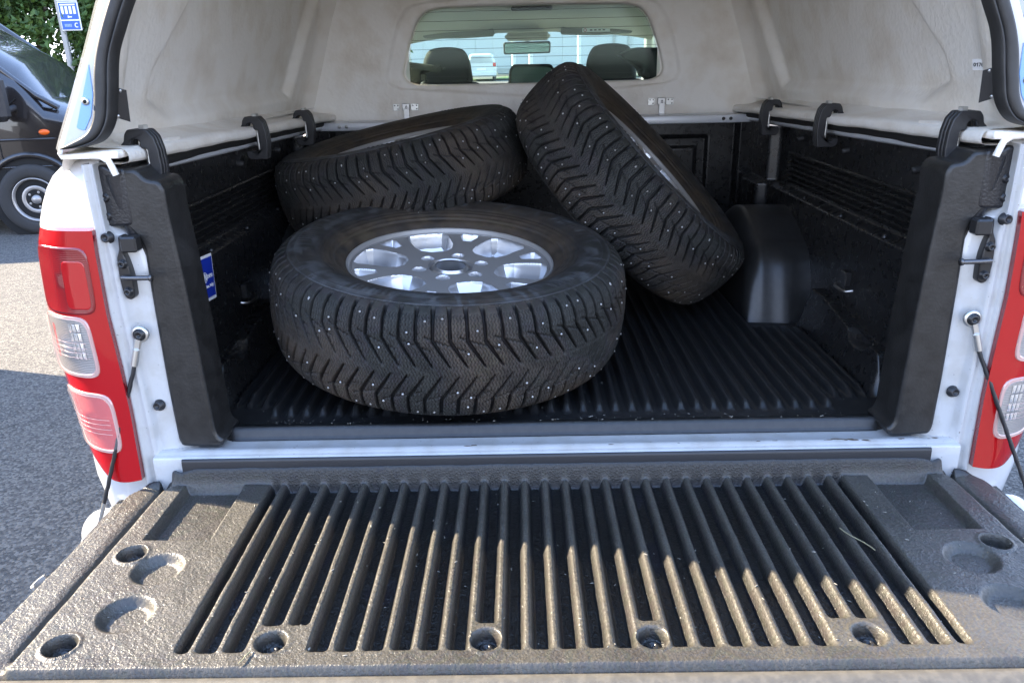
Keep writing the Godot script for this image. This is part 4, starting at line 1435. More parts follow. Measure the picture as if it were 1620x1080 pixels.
func build_wheels() -> void:
	var w := Node3D.new()
	w.name = numbered("wheel")
	add_child(w)
	var ty := obj("tyre", build_tyre(), M.tyre, w)
	obj("side_wall", build_tyre(1.0), M.tyre, ty)
	obj("side_wall", build_tyre(-1.0), M.tyre, ty)
	var st := obj("studs", build_studs(), M.stud, w)
	st.set_meta("kind", "stuff")
	var faces := build_rim_face()
	# barrel and lip
	var s := S()
	lathe(s, [Vector2(0.2275, -0.075), Vector2(0.2275, -0.080), Vector2(0.222, -0.084), Vector2(0.219, -0.078), Vector2(0.215, -0.06), Vector2(0.196, -0.05), Vector2(0.190, 0.0), Vector2(0.198, 0.022), Vector2(0.2075, 0.034), Vector2(0.2125, 0.062), Vector2(0.2140, 0.0662)], 144)
	var rim := obj("rim", fin(s), M.rim, w)
	s = S()
	lathe(s, [Vector2(0.2189, 0.0662), Vector2(0.2203, 0.0680), Vector2(0.2215, 0.0735), Vector2(0.2230, 0.0765), Vector2(0.2252, 0.0768), Vector2(0.2268, 0.0745), Vector2(0.2272, 0.068)], 144)
	put("rim_lip", s, M.rim_face, rim)
	obj("spokes", faces[0], M.rim, rim)
	obj("machined_face", faces[1], M.rim_face, rim)
	s = S()
	lathe(s, [Vector2(0.0345, -0.03), Vector2(0.0345, 0.055), Vector2(0.0335, 0.0605)], 48)
	lathe(s, [Vector2(0.031, 0.030), Vector2(0.0345, 0.030)], 48)
	put("hub_bore", s, M.rim, rim)
	s = S()
	lathe(s, [Vector2(0.0, 0.0), Vector2(0.030, 0.0), Vector2(0.19, -0.035)], 48)
	put("shade_backing", s, M.dark, rim)  # black dished disc added for the darkness seen through the rim windows
	s = S()
	tube(s, PackedVector3Array([Vector3(0.199, 0.030, 0.03), Vector3(0.192, 0.050, 0.03), Vector3(0.188, 0.064, 0.029)]), 0.004, 8)
	put("valve", s, M.foam, rim)
	var spots := [
		[Vector3(-0.214, 0.209, -0.357), Vector3(0.057, 0.993, 0.100), 1.03, 21.0, "studded wheel lying flat at the tailgate, silver six-spoke rim facing up", "the three wheels in the bed"],
		[Vector3(-0.418, 0.384, -1.138), Vector3(-0.190, 0.980, 0.045), 0.945, 47.0, "studded wheel behind on the left, tipped up to the right over the wheel arch", "the three wheels in the bed"],
		[Vector3(0.268, 0.352, -0.936), Vector3(0.706, 0.694, 0.150), 0.985, 80.0, "studded wheel on the right leaning on its tread, its top in front of the window", "the three wheels in the bed"]]
	for k in spots.size():
		var o: Node3D = w
		if k > 0:
			o = w.duplicate()
			o.name = numbered("wheel")
			add_child(o)
		var q: Array = spots[k]
		var sc: float = q[2]
		var at: Vector3 = EYE + (q[0] - EYE) * sc
		var y: Vector3 = q[1].normalized()
		var x := Vector3.RIGHT
		x = (x - y * x.dot(y)).normalized()
		var b := Basis(x, y, x.cross(y)).rotated(y, deg_to_rad(q[3]))
		o.transform = Transform3D(b.scaled_local(Vector3.ONE * sc) if false else b * Basis.from_scale(Vector3.ONE * sc), at)
		tag(o, q[4], "wheel", q[5])

# ---------------------------------------------------------------- cab seen through the window
func build_cab(truck: Node3D) -> void:
	var st := S()
	# rear wall round its window, pillars, roof, lower body, bonnet
	bx(st, Vector3(-0.78, -0.10, -1.76), Vector3(0.78, 0.600, -1.70), 0.01)
	bx(st, Vector3(-0.72, 0.885, -1.76), Vector3(0.72, 0.99, -1.70), 0.01)
	for s: float in [-1.0, 1.0]:
		prism(st, PackedVector2Array([Vector2(s * 0.50, 0.60), Vector2(s * 0.78, 0.60), Vector2(s * 0.70, 0.885), Vector2(s * 0.44, 0.885)]), -1.76, -1.70)
		bx(st, Vector3(minf(s * 0.70, s * 0.76), 0.44, -2.62), Vector3(maxf(s * 0.70, s * 0.76), 0.93, -2.52), 0.01)
		tube(st, PackedVector3Array([Vector3(s * 0.66, 0.93, -3.10), Vector3(s * 0.72, 0.72, -3.45), Vector3(s * 0.77, 0.46, -3.90)]), 0.045, 10)
		tube(st, PackedVector3Array([Vector3(s * 0.68, 0.935, -1.74), Vector3(s * 0.68, 0.95, -2.5), Vector3(s * 0.66, 0.93, -3.10)]), 0.045, 10)
		bx(st, Vector3(minf(s * 0.80, s * 0.90), -0.42, -4.0), Vector3(maxf(s * 0.80, s * 0.90), 0.45, -1.70), 0.03)
	bx(st, Vector3(-0.66, 0.94, -3.10), Vector3(0.66, 0.985, -1.72), 0.015)
	bx(st, Vector3(-0.86, 0.10, -5.0), Vector3(0.86, 0.34, -3.95), 0.06)
	var cab := put("cab_body", st, M.white_clean, truck)
	# rear window of the cab with its heating wires
	var win := PackedVector2Array()
	for p in [[-0.492, 0.640], [-0.452, 0.780], [-0.42, 0.850], [-0.37, 0.878], [0.37, 0.878], [0.42, 0.850], [0.452, 0.780], [0.492, 0.640], [0.46, 0.604], [-0.46, 0.604]]:
		win.append(Vector2(p[0], p[1]))
	st = S()
	prism(st, rounded(win, 0.03), -1.712, -1.708)
	var gl := put("rear_window", st, M.tinted_glass, cab)
	for k in 8:
		var y := 0.642 + 0.0315 * k
		var half := 0.47 - 0.20 * maxf(y - 0.66, 0.0)
		put("heating_wire", box(Vector3(-half, y - 0.0007, -1.7075), Vector3(half, y + 0.0007, -1.7065)), M.trim_dark, gl)
	# headliner with its dome over the front seats
	obj("headliner", surf(40, 40, func(u: float, v: float):
		var x := lerpf(-0.66, 0.66, u)
		var z := lerpf(-1.74, -3.10, v)
		var y := 0.915 - 0.04 * pow(absf(u - 0.5) * 2.0, 4.0) - 0.095 * pow(v, 5.0) + 0.012 * ss(0.25, 0.15, absf(x)) * ss(0.6, 1.0, v)
		return Vector3(x, y, z), true), M.headliner, cab)
	put("roof_console", box(Vector3(-0.12, 0.790, -3.10), Vector3(0.12, 0.83, -2.96), 0.02), M.headliner, cab)
	put("brake_lamp", box(Vector3(-0.075, 0.862, -1.755), Vector3(0.075, 0.876, -1.72), 0.004), M.trim_dark, cab)
	for s: float in [-1.0, 1.0]:
		st = S()
		prism(st, rounded(PackedVector2Array([Vector2(s * 0.170, 0.815), Vector2(s * 0.185, 0.884), Vector2(s * 0.52, 0.886), Vector2(s * 0.55, 0.870), Vector2(s * 0.548, 0.812), Vector2(s * 0.36, 0.808)]), 0.02), -3.05, -3.02, 0.008)
		var v := put("sun_visor", st, M.headliner_dark, cab)
		if s > 0:
			put("warning_label", box(Vector3(0.285, 0.824, -3.021), Vector3(0.43, 0.843, -3.018)), M.print_white, v)
			st = S()
			lathe(st, [Vector2(0.0085, 0), Vector2(0.0085, 0.001), Vector2(0.006, 0.001), Vector2(0.006, 0)], 16, along(Vector3.BACK, Vector3(0.300, 0.8335, -3.0175)))
			put("printed_ring", st, M.print_red, v)
			for k in 4: put("printed_line", box(Vector3(0.325 + 0.022 * k, 0.831, -3.018), Vector3(0.338 + 0.022 * k, 0.836, -3.0172)), M.print_black, v)
		st = S()
		tube(st, PackedVector3Array([Vector3(s * 0.60, 0.895, -2.30), Vector3(s * 0.565, 0.868, -2.32), Vector3(s * 0.575, 0.84, -2.42), Vector3(s * 0.59, 0.815, -2.50), Vector3(s * 0.625, 0.82, -2.54)]), 0.014, 8)
		put("grab_handle", st, M.headliner, cab)
		# front seat with its headrest
		var c := s * 0.405
		st = S()
		prism(st, rounded(PackedVector2Array([Vector2(c - 0.25, 0.05), Vector2(c + 0.25, 0.05), Vector2(c + 0.24, 0.45), Vector2(c + 0.17, 0.60), Vector2(c - 0.17, 0.60), Vector2(c - 0.24, 0.45)]), 0.06), -2.84, -2.68, 0.04, Transform3D(), 4, true)
		var seat := put("front_seat", st, M.seat_cloth, cab)
		st = S()
		prism(st, rounded(PackedVector2Array([Vector2(c - 0.130, 0.585), Vector2(c + 0.130, 0.585), Vector2(c + 0.115, 0.70), Vector2(c + 0.088, 0.752), Vector2(c + 0.03, 0.762), Vector2(c - 0.03, 0.762), Vector2(c - 0.088, 0.752), Vector2(c - 0.115, 0.70)]), 0.03), -2.79, -2.70, 0.03, Transform3D(), 4, true)
		put("headrest", st, M.seat_cloth, seat)
		# rear corner trim with the belt reel
		st = S()
		var yk := 0.045 if s > 0 else 0.0
		prism(st, rounded(PackedVector2Array([Vector2(s * 0.60, 0.58), Vector2(s * 0.60, 0.79), Vector2(s * 0.515, 0.70 + yk * 0.6), Vector2(s * 0.40, 0.685 + yk), Vector2(s * 0.335, 0.668 + yk * 0.8), Vector2(s * 0.415, 0.655), Vector2(s * 0.425, 0.630), Vector2(s * 0.452, 0.612), Vector2(s * 0.455, 0.58)]), 0.012), -1.96, -1.84, 0.02)
		put("corner_trim", st, M.trim_dark, cab)
		st = S()
		bx(st, Vector3(minf(s * 0.408, s * 0.428), 0.626, -1.845), Vector3(maxf(s * 0.408, s * 0.428), 0.652, -1.825), 0.004)
		put("belt_buckle", st, M.trim_dark, cab)
		put("side_glass", box(Vector3(s * 0.735 - 0.002, 0.45, -3.4), Vector3(s * 0.735 + 0.002, 0.92, -1.78)), M.clear_glass, cab)
	# mirror
	st = S()
	prism(st, rounded(PackedVector2Array([Vector2(-0.128, 0.724), Vector2(0.122, 0.727), Vector2(0.124, 0.780), Vector2(0.115, 0.788), Vector2(-0.122, 0.786), Vector2(-0.130, 0.778)]), 0.012), -3.13, -3.085, 0.006)
	var mir := put("rear_view_mirror", st, M.trim_dark, cab)
	st = S()
	prism(st, rounded(PackedVector2Array([Vector2(-0.120, 0.731), Vector2(0.114, 0.734), Vector2(0.116, 0.776), Vector2(-0.121, 0.779)]), 0.010), -3.086, -3.083, 0.0, Transform3D())
	put("mirror_face", st, M.mirror_glass, mir)
	st = S()
	tube(st, PackedVector3Array([Vector3(0, 0.785, -3.12), Vector3(0, 0.815, -3.14)]), 0.012, 8)
	put("mirror_arm", st, M.trim_dark, mir)
	# rear bench with a middle headrest
	st = S()
	prism(st, rounded(PackedVector2Array([Vector2(-0.64, 0.05), Vector2(0.64, 0.05), Vector2(0.62, 0.52), Vector2(0.55, 0.575), Vector2(-0.55, 0.575), Vector2(-0.62, 0.52)]), 0.05), -1.98, -1.86, 0.03)
	var bench := put("rear_bench", st, M.seat_cloth, cab)
	st = S()
	prism(st, rounded(PackedVector2Array([Vector2(-0.098, 0.575), Vector2(0.098, 0.575), Vector2(0.092, 0.655), Vector2(0.078, 0.677), Vector2(-0.072, 0.679), Vector2(-0.088, 0.66)]), 0.02), -1.99, -1.915, 0.012, Transform3D(), 3, true)
	put("headrest", st, M.seat_leather, bench)
	put("floor_pan", box(Vector3(-0.80, -0.25, -4.0), Vector3(0.80, -0.15, -1.76)), M.trim_dark, cab)
	put("dashboard", box(Vector3(-0.74, 0.10, -3.95), Vector3(0.74, 0.46, -3.55), 0.06), M.trim_dark, cab)
	# windscreen
	st = S()
	quad(st, Vector3(-0.74, 0.40, -3.98), Vector3(0.74, 0.40, -3.98), Vector3(0.64, 0.94, -3.12), Vector3(-0.64, 0.94, -3.12))
	put("windscreen", st, M.clear_glass, cab)

# ---------------------------------------------------------------- van
func build_van() -> Node3D:
	# nose towards +x, near side at z = 0, ground at y = 0, front axle at x = 0
	var van := thing("parked_van", "dark blue panel van parked nose to the right behind the pickup's left tail light", "van")
	var L := 5.0
	var W := 1.92
	# stations along x: bottom, beltline and roof of the near half as a lofted skin
	var prof := [[0.90, 0.55, 0.80], [0.86, 0.75, 0.98], [0.72, 0.86, 1.10], [0.45, 0.92, 1.19], [0.22, 0.95, 1.27], [0.0, 0.98, 1.60], [-0.30, 1.0, 1.80], [-0.62, 1.0, 2.02], [-0.85, 1.0, 2.12], [-1.3, 1.0, 2.20], [-2.4, 1.0, 2.24], [-4.05, 1.0, 2.20], [-4.10, 0.98, 2.1]]
	var secn := 26
	var P := PackedVector3Array()
	var half := W / 2
	for q in prof:
		var x: float = q[0]
		var wd: float = half * (0.80 + 0.20 * q[1]) if x > 0.3 else half
		var top: float = q[2]
		for k in secn:
			var t := k / (secn - 1.0)
			var y := lerpf(0.30, top, minf(t / 0.72, 1.0))
			var zi := 0.0
			var over := maxf(y - 1.12, 0.0)
			zi = 0.20 * over * (1.0 if x < 0.35 else 1.2) + 0.03 * ss(0.7, 0.3, y)
			var curl := 0.0
			if t > 0.62:
				var a := (t - 0.62) / 0.38
				curl = (wd - zi) * pow(a, 1.6)
				y = lerpf(lerpf(0.30, top, 0.62 / 0.72), top, sin(minf(a * 1.6, 1.0) * PI / 2)) + 0.03 * a
			P.append(Vector3(x - 0.03 * curl, y, -half + wd - zi - curl))
	var st := S()
	# near and far skins, with the wheel arch and glass set proud of them
	var body := obj("body", sheet(P, secn, prof.size(), false), M.van_paint, van)
	var F := PackedVector3Array()
	for p in P: F.append(Vector3(p.x, p.y, -W - p.z))
	obj("far_side", sheet(F, secn, prof.size(), true), M.van_paint, body)
	put("nose_panel", box(Vector3(0.80, 0.30, -half - 0.80), Vector3(0.93, 0.82, -half + 0.80), 0.06), M.van_paint, body)
	put("tail_panel", box(Vector3(-4.14, 0.32, -W + 0.06), Vector3(-4.06, 2.15, -0.06), 0.03), M.van_paint, body)
	# windscreen: one curved sheet set between the pillars
	obj("windscreen", surf(16, 12, func(u: float, v: float):
		var q := (u - 0.5) * 2.0
		var x := lerpf(0.26, -0.66, v) - 0.16 * q * q + 0.035
		var y := lerpf(1.22, 2.01, v)
		return Vector3(x + 0.015, y + 0.012, -half + q * (half - 0.10 - 0.20 * (y - 1.12)))), M.van_glass, van)
	obj("scuttle", surf(12, 4, func(u: float, v: float):
		var q := (u - 0.5) * 2.0
		return Vector3(lerpf(0.40, 0.255, v) - 0.16 * q * q + 0.03, lerpf(1.185, 1.225, v) + 0.012, -half + q * (half - 0.07))), M.van_plastic, van)
	for w in [[0.10, 0.55], [-0.75, -0.1]]:
		st = S()
		tube(st, PackedVector3Array([Vector3(0.30 - 0.16 * pow(w[0], 2.0), 1.235, -half + w[0] * 0.8), Vector3(0.27 - 0.13 * pow(w[1], 2.0), 1.275, -half + w[1] * 0.8), Vector3(0.23 - 0.13 * pow(w[1] + 0.25, 2.0), 1.30, -half + (w[1] + 0.25) * 0.8)]), 0.012, 6)
		put("wiper", st, M.van_plastic, van)
	# A-pillar line and door glass
	st = S()
	prism(st, rounded(PackedVector2Array([Vector2(0.02, 1.24), Vector2(-0.60, 1.96), Vector2(-1.10, 1.98), Vector2(-1.14, 1.20), Vector2(-0.4, 1.17)]), 0.06), -0.145, -0.06, 0.01, Transform3D(Basis(Vector3.RIGHT, -0.2), Vector3(0, 0.02, 0.225)))
	put("door_glass", st, M.van_glass, van)
	st = S()
	tube(st, PackedVector3Array([Vector3(0.34, 1.20, -0.10), Vector3(0.16, 1.32, -0.10), Vector3(-0.20, 1.64, -0.145), Vector3(-0.62, 2.0, -0.22)]), 0.028, 8)
	put("pillar_trim", st, M.van_paint, van)
	st = S()
	tube(st, PackedVector3Array([Vector3(0.20, 1.24, -W + 0.12), Vector3(-0.05, 1.45, -W + 0.15), Vector3(-0.40, 1.78, -W + 0.20), Vector3(-0.68, 2.02, -W + 0.25)]), 0.05, 10)
	put("pillar_trim", st, M.van_paint, van)
	# mirror
	st = S()
	tube(st, PackedVector3Array([Vector3(-0.02, 1.22, -0.05), Vector3(-0.05, 1.20, 0.08)]), 0.03, 8)
	bx(st, Vector3(-0.16, 1.10, 0.08), Vector3(0.0, 1.52, 0.26), 0.05)
	put("door_mirror", st, M.van_plastic, van)
	# crease, side strip and shut lines
	for y: float in [0.92, 0.66]:
		st = S()
		tube(st, PackedVector3Array([Vector3(0.55, y, -0.045), Vector3(0.2, y, -0.006), Vector3(-1.5, y, 0.002), Vector3(-4.0, y, 0.002)]), 0.014, 6)
		put("side_moulding", st, M.van_paint, van)
	st = S()
	tube(st, PackedVector3Array([Vector3(-0.22, 0.40, 0.003), Vector3(-0.22, 0.9, 0.003), Vector3(-0.20, 1.14, 0.003), Vector3(0.0, 1.30, -0.03)]), 0.005, 6)
	put("door_gap", st, M.dark, van)
	st = S()
	lathe(st, [Vector2(0.05, 0), Vector2(0.05, 0.012), Vector2(0.035, 0.022), Vector2(0, 0.026)], 18, Transform3D(Basis(Vector3(1.0, 0, 0), Vector3(0, 0, 1), Vector3(0, -0.55, 0)), Vector3(0.20, 0.985, -0.012)))
	put("side_indicator", st, M.amber, van)
	# wheels
	for x: float in [0.0, -2.95]:
		st = S()
		var ar := PackedVector3Array()
		for k in 25:
			var a := PI * k / 24.0
			ar.append(Vector3(x + 0.43 * cos(a), 0.345 + 0.43 * sin(a), 0.004))
		tube(st, ar, 0.030, 8)
		put("arch_flare", st, M.van_paint, van)
		st = S()
		lathe(st, [Vector2(0.0, 0.0), Vector2(0.415, 0.0)], 32, along(Vector3.BACK, Vector3(x, 0.345, 0.004)))
		put("arch_opening", st, M.dark, van)
		st = S()
		var xf := Transform3D(Basis(Vector3(0, 1, 0), Vector3(0, 0, 1), Vector3(1, 0, 0)), Vector3(x, 0.345, -0.155))
		lathe(st, [Vector2(0.21, 0.0), Vector2(0.34, 0.01), Vector2(0.347, 0.04), Vector2(0.347, 0.15), Vector2(0.335, 0.185), Vector2(0.30, 0.197), Vector2(0.25, 0.196), Vector2(0.218, 0.185), Vector2(0.215, 0.17)], 48, xf)
		var tw := put("wheel_tyre", st, M.van_rubber, van)
		st = S()
		lathe(st, [Vector2(0.216, 0.172), Vector2(0.213, 0.19), Vector2(0.203, 0.188), Vector2(0.196, 0.165), Vector2(0.180, 0.135), Vector2(0.165, 0.13), Vector2(0.150, 0.15), Vector2(0.125, 0.165), Vector2(0.10, 0.16), Vector2(0.085, 0.145), Vector2(0.06, 0.145), Vector2(0.045, 0.155), Vector2(0.04, 0.185), Vector2(0.0, 0.188)], 40, xf)
		put("steel_rim", st, M.van_wheel, tw)
		for k in 5:
			var a := TAU * k / 5.0 + 0.4
			st = S()
			lathe(st, [Vector2(0.013, 0), Vector2(0.013, 0.018), Vector2(0, 0.02)], 6, xf * Transform3D(Basis(), Vector3(0.075 * cos(a), 0.143, 0.075 * sin(a))), false)
			put("wheel_nut", st, M.van_wheel, tw)
		for k in 10:
			var a := TAU * k / 10.0
			st = S()
			bx(st, Vector3(-0.026, 0.0, -0.009), Vector3(0.026, 0.006, 0.009), 0.003, xf * Transform3D(Basis(Vector3.UP, -a + PI / 2), Vector3(0.172 * cos(a), 0.128, 0.172 * sin(a))))
			put("rim_slot", st, M.dark, tw)
	put("far_wheel", box(Vector3(-0.33, 0.0, -W + 0.05), Vector3(0.33, 0.66, -W + 0.25), 0.12), M.van_rubber, van)
	put("underside", box(Vector3(-4.0, 0.22, -W + 0.1), Vector3(0.8, 0.5, -0.25), 0.05), M.dark, van)
	# inside: wheel and dash seen through the glass
	put("dashboard", box(Vector3(-0.35, 0.9, -W + 0.12), Vector3(0.12, 1.22, -0.12), 0.06), M.trim_dark, van)
	st = S()
	var ring := PackedVector3Array()
	for k in 24:
		var a := TAU * k / 24.0
		ring.append(Vector3(-0.50 + 0.10 * sin(a), 1.25 + 0.17 * sin(a), -W + 0.55 + 0.19 * cos(a)))
	tube(st, ring, 0.018, 8, true)
	put("steering_wheel", st, M.trim_dark, van)
	return van

# ---------------------------------------------------------------- trees
func build_tree(called: String, label: String, at: Vector3, h: float, r: float, leaves: int, grp: String, sd: int) -> void:
	rng.seed = sd
	var tree := thing(called, label, "tree", at, grp)
	var st := S()
	tube(st, PackedVector3Array([Vector3(0, 0, 0), Vector3(0.05, h * 0.3, 0.03), Vector3(-0.03, h * 0.6, 0), Vector3(0.02, h * 0.92, 0)]), 0.11, 8)
	var tips := []
	for k in 16:
		var a := k * 2.4
		var y0 := h * (0.22 + 0.045 * k)
		var d := Vector3(cos(a), 0.55, sin(a)) * r * rng.randf_range(0.55, 0.95)
		tube(st, PackedVector3Array([Vector3(0, y0, 0), Vector3(0, y0, 0) + d * 0.5 + Vector3(0, 0.1, 0), Vector3(0, y0, 0) + d]), 0.03, 5)
		tips.append(Vector3(0, y0, 0) + d)
	put("trunk", st, M.bark, tree)
	var clumps := []
	for t in tips:
		for k in 5:
			clumps.append([t + Vector3(rng.randfn(0, r * 0.28), rng.randfn(0, r * 0.24), rng.randfn(0, r * 0.28)), rng.randf_range(0.25, 0.55), rng.randf_range(0.65, 1.35)])
	st = S()
	for k in leaves:
		var c: Array = clumps[rng.randi() % clumps.size()]
		var p: Vector3 = c[0] + Vector3(rng.randfn(), rng.randfn(), rng.randfn()) * float(c[1]) * 0.55
		if p.y < 0.15: continue
		var n := Vector3(rng.randfn(), absf(rng.randfn()) + 0.3, rng.randfn()).normalized()
		var u := n.cross(Vector3(rng.randfn(), rng.randfn(), rng.randfn())).normalized()
		var v := n.cross(u)
		var s := rng.randf_range(0.045, 0.085)
		var tone: float = c[2] * rng.randf_range(0.8, 1.2)
		st.set_color(Color(0.075 * tone, 0.135 * tone, 0.028 * tone))
		st.set_smooth_group(-1)
		var f := n * s * 0.25
		tri(st, p - u * s, p + v * s * 0.55 - f, p + u * s)
		tri(st, p - u * s, p + u * s, p - v * s * 0.55 - f)
	var cr := put("crown", st, M.leaf, tree)

# ---------------------------------------------------------------- far things
func far_ground(z: float) -> float:
	return GY + 0.0145 * clampf(-z - 14.0, 0.0, 46.0)

func build_far() -> void:
	# wide pale building ahead, faced with tall panels
	var bz := -62.0
	var by := far_ground(bz)
	var bd := thing("industrial_building", "long pale building of tall wall panels seen through the windscreen", "building", Vector3(10, by, bz))
	put("wall", box(Vector3(-45, -1.0, -20), Vector3(75, 9.0, -0.06)), M.post, bd)
	var pm := box(Vector3(-0.66, 0, -0.05), Vector3(0.66, 5.2, 0.0), 0.012)
	var pmesh := fin(pm)
	var um := fin(box(Vector3(-0.66, 5.23, -0.05), Vector3(0.66, 9.0, 0.0), 0.012))
	for k in 60:
		var x := -26.0 + 1.34 * k
		obj("wall_panel", pmesh, M.cladding, bd, Vector3(x, 0.35, 0))
		if k > 34: obj("wall_panel", um, M.cladding, bd, Vector3(x, 0.35, 0))
	put("plinth", box(Vector3(-45, -1.0, -0.06), Vector3(75, 0.33, 0.02)), M.galv, bd)
	for x: float in [-2.65, -1.5]:
		var st := S()
		tube(st, PackedVector3Array([Vector3(x, 0, 0.12), Vector3(x, 9, 0.12)]), 0.09, 8)
		put("downpipe", st, M.galv, bd)
	# light posts before it
	for q in [[-0.25, -40.0, "white post in the far yard left of the centre headrest"], [0.55, -36.0, "white post rising behind the mirror in the far yard"], [3.35, -44.0, "white post in the far yard near the right headrest"]]:
		var st := S()
		tube(st, PackedVector3Array([Vector3(0, 0, 0), Vector3(0, 4.2, 0)]), 0.11, 8)
		lathe(st, [Vector2(0.2, 0), Vector2(0.2, 0.2), Vector2(0.13, 0.25)], 10)
		var o := put("yard_post", st, M.post, null, Vector3(q[0], far_ground(q[1]), q[1]))
		tag(o, q[2], "post", "posts in the far yard")
	# white estate car seen from behind, and a second one half hidden
	build_far_car("distant_car", "white hatchback seen from behind through the window beside the left headrest", Vector3(-2.16, far_ground(-46.0), -46.0), M.white_clean)
	build_far_car("distant_car", "pale grey car half hidden behind the right headrest", Vector3(5.3, far_ground(-46.5), -46.5), M.post)
	build_far_car("distant_car", "dark blue car at the right edge of the frame beside the canopy", Vector3(14.1, far_ground(-20.0) - 0.08, -20.0), M.van_paint)
	# grass verge
	var gr := obj("grass_verge", surf(40, 8, func(u: float, v: float): return Vector3(lerpf(-14, 16, u), far_ground(-50.0) + 0.02 + 0.05 * sin(u * 60.0) * sin(v * 3.0), lerpf(-47.5, -60.0, v)), true), M.grass)
	tag(gr, "strip of grass before the far building", "grass", "", "stuff")

func build_far_car(called: String, label: String, at: Vector3, paint: Material) -> void:
	var car := thing(called, label, "car", at, "cars parked in the far yard")
	var st := S()
	prism(st, rounded(PackedVector2Array([Vector2(-0.86, 0.28), Vector2(0.86, 0.28), Vector2(0.89, 0.75), Vector2(0.84, 0.98), Vector2(0.66, 1.46), Vector2(0.55, 1.52), Vector2(-0.55, 1.52), Vector2(-0.66, 1.46), Vector2(-0.84, 0.98), Vector2(-0.89, 0.75)]), 0.08), -3.9, 0.0, 0.14)
	var b := put("body", st, paint, car)
	st = S()
	prism(st, rounded(PackedVector2Array([Vector2(-0.72, 1.0), Vector2(0.72, 1.0), Vector2(0.58, 1.40), Vector2(-0.58, 1.40)]), 0.06), -0.05, 0.012, 0.01)
	put("rear_window", st, M.van_glass, car)
	for s: float in [-1.0, 1.0]:
		put("tail_light", box(Vector3(s * 0.76 - 0.09, 0.80, -0.1), Vector3(s * 0.76 + 0.09, 1.02, 0.02), 0.02), M.lamp_red, car)
		put("tyre", box(Vector3(s * 0.72 - 0.1, 0.0, -0.95), Vector3(s * 0.72 + 0.1, 0.62, -0.30), 0.2), M.van_rubber, car)
	put("bumper", box(Vector3(-0.86, 0.26, -0.1), Vector3(0.86, 0.55, 0.05), 0.05), paint, car)
	put("number_plate", box(Vector3(-0.26, 0.62, 0.0), Vector3(0.26, 0.74, 0.02)), M.print_white, car)

func build_sign() -> void:
	var z := -12.4
	var sp := thing("sign_post", "leaning galvanised post with blue and white sign panels behind the van", "sign", Vector3(-7.42, GY - 0.10, z))
	var k := 1.105
	var st := S()
	tube(st, PackedVector3Array([Vector3(-0.19, 0, -0.05), Vector3(-0.19, 3.3, -0.05)]), 0.045, 10)
	put("pole", st, M.galv, sp)
	# three panels, one above the other
	for q in [[2.50, 0.29], [2.205, 0.285], [1.99, 0.165]]:
		var y: float = q[0] + 0.36
		var h: float = q[1]
		var p := put("sign_panel", box(Vector3(-0.165, y - h / 2, 0), Vector3(0.165, y + h / 2, 0.02), 0.006), M.print_white, sp)
		put("blue_field", box(Vector3(-0.150, y - h / 2 + 0.016, 0.02), Vector3(0.150, y + h / 2 - 0.016, 0.023)), M.sign_blue, p)
		if h > 0.2 and y < 2.7:
			put("printed_bar", box(Vector3(-0.125, y + 0.085, 0.023), Vector3(0.125, y + 0.108, 0.026)), M.print_white, p)
			for i in 4:
				put("printed_bar", box(Vector3(-0.120 + 0.066 * i, y - 0.045, 0.023), Vector3(-0.078 + 0.066 * i, y + 0.072, 0.026)), M.print_white, p)
			st = S()
			bx(st, Vector3(-0.028, y - 0.098, 0.023), Vector3(0.040, y - 0.080, 0.026))
			bx(st, Vector3(-0.028, y - 0.104, 0.0235), Vector3(-0.006, y - 0.070, 0.0265))
			put("printed_symbol", st, M.print_white, p)
		elif h < 0.2:
			for i in 5:
				put("printed_letter", box(Vector3(-0.105 + 0.024 * i, y - 0.024, 0.023), Vector3(-0.087 + 0.024 * i, y + 0.020, 0.0255)), M.sign_pale, p)
			obj("lettering", text("C", 0.075, 0.003), M.print_white, p, Vector3(0.085, y - 0.002, 0.025))

# ---------------------------------------------------------------- scene
const EYE := Vector3(-0.0548, 0.69, 1.30)

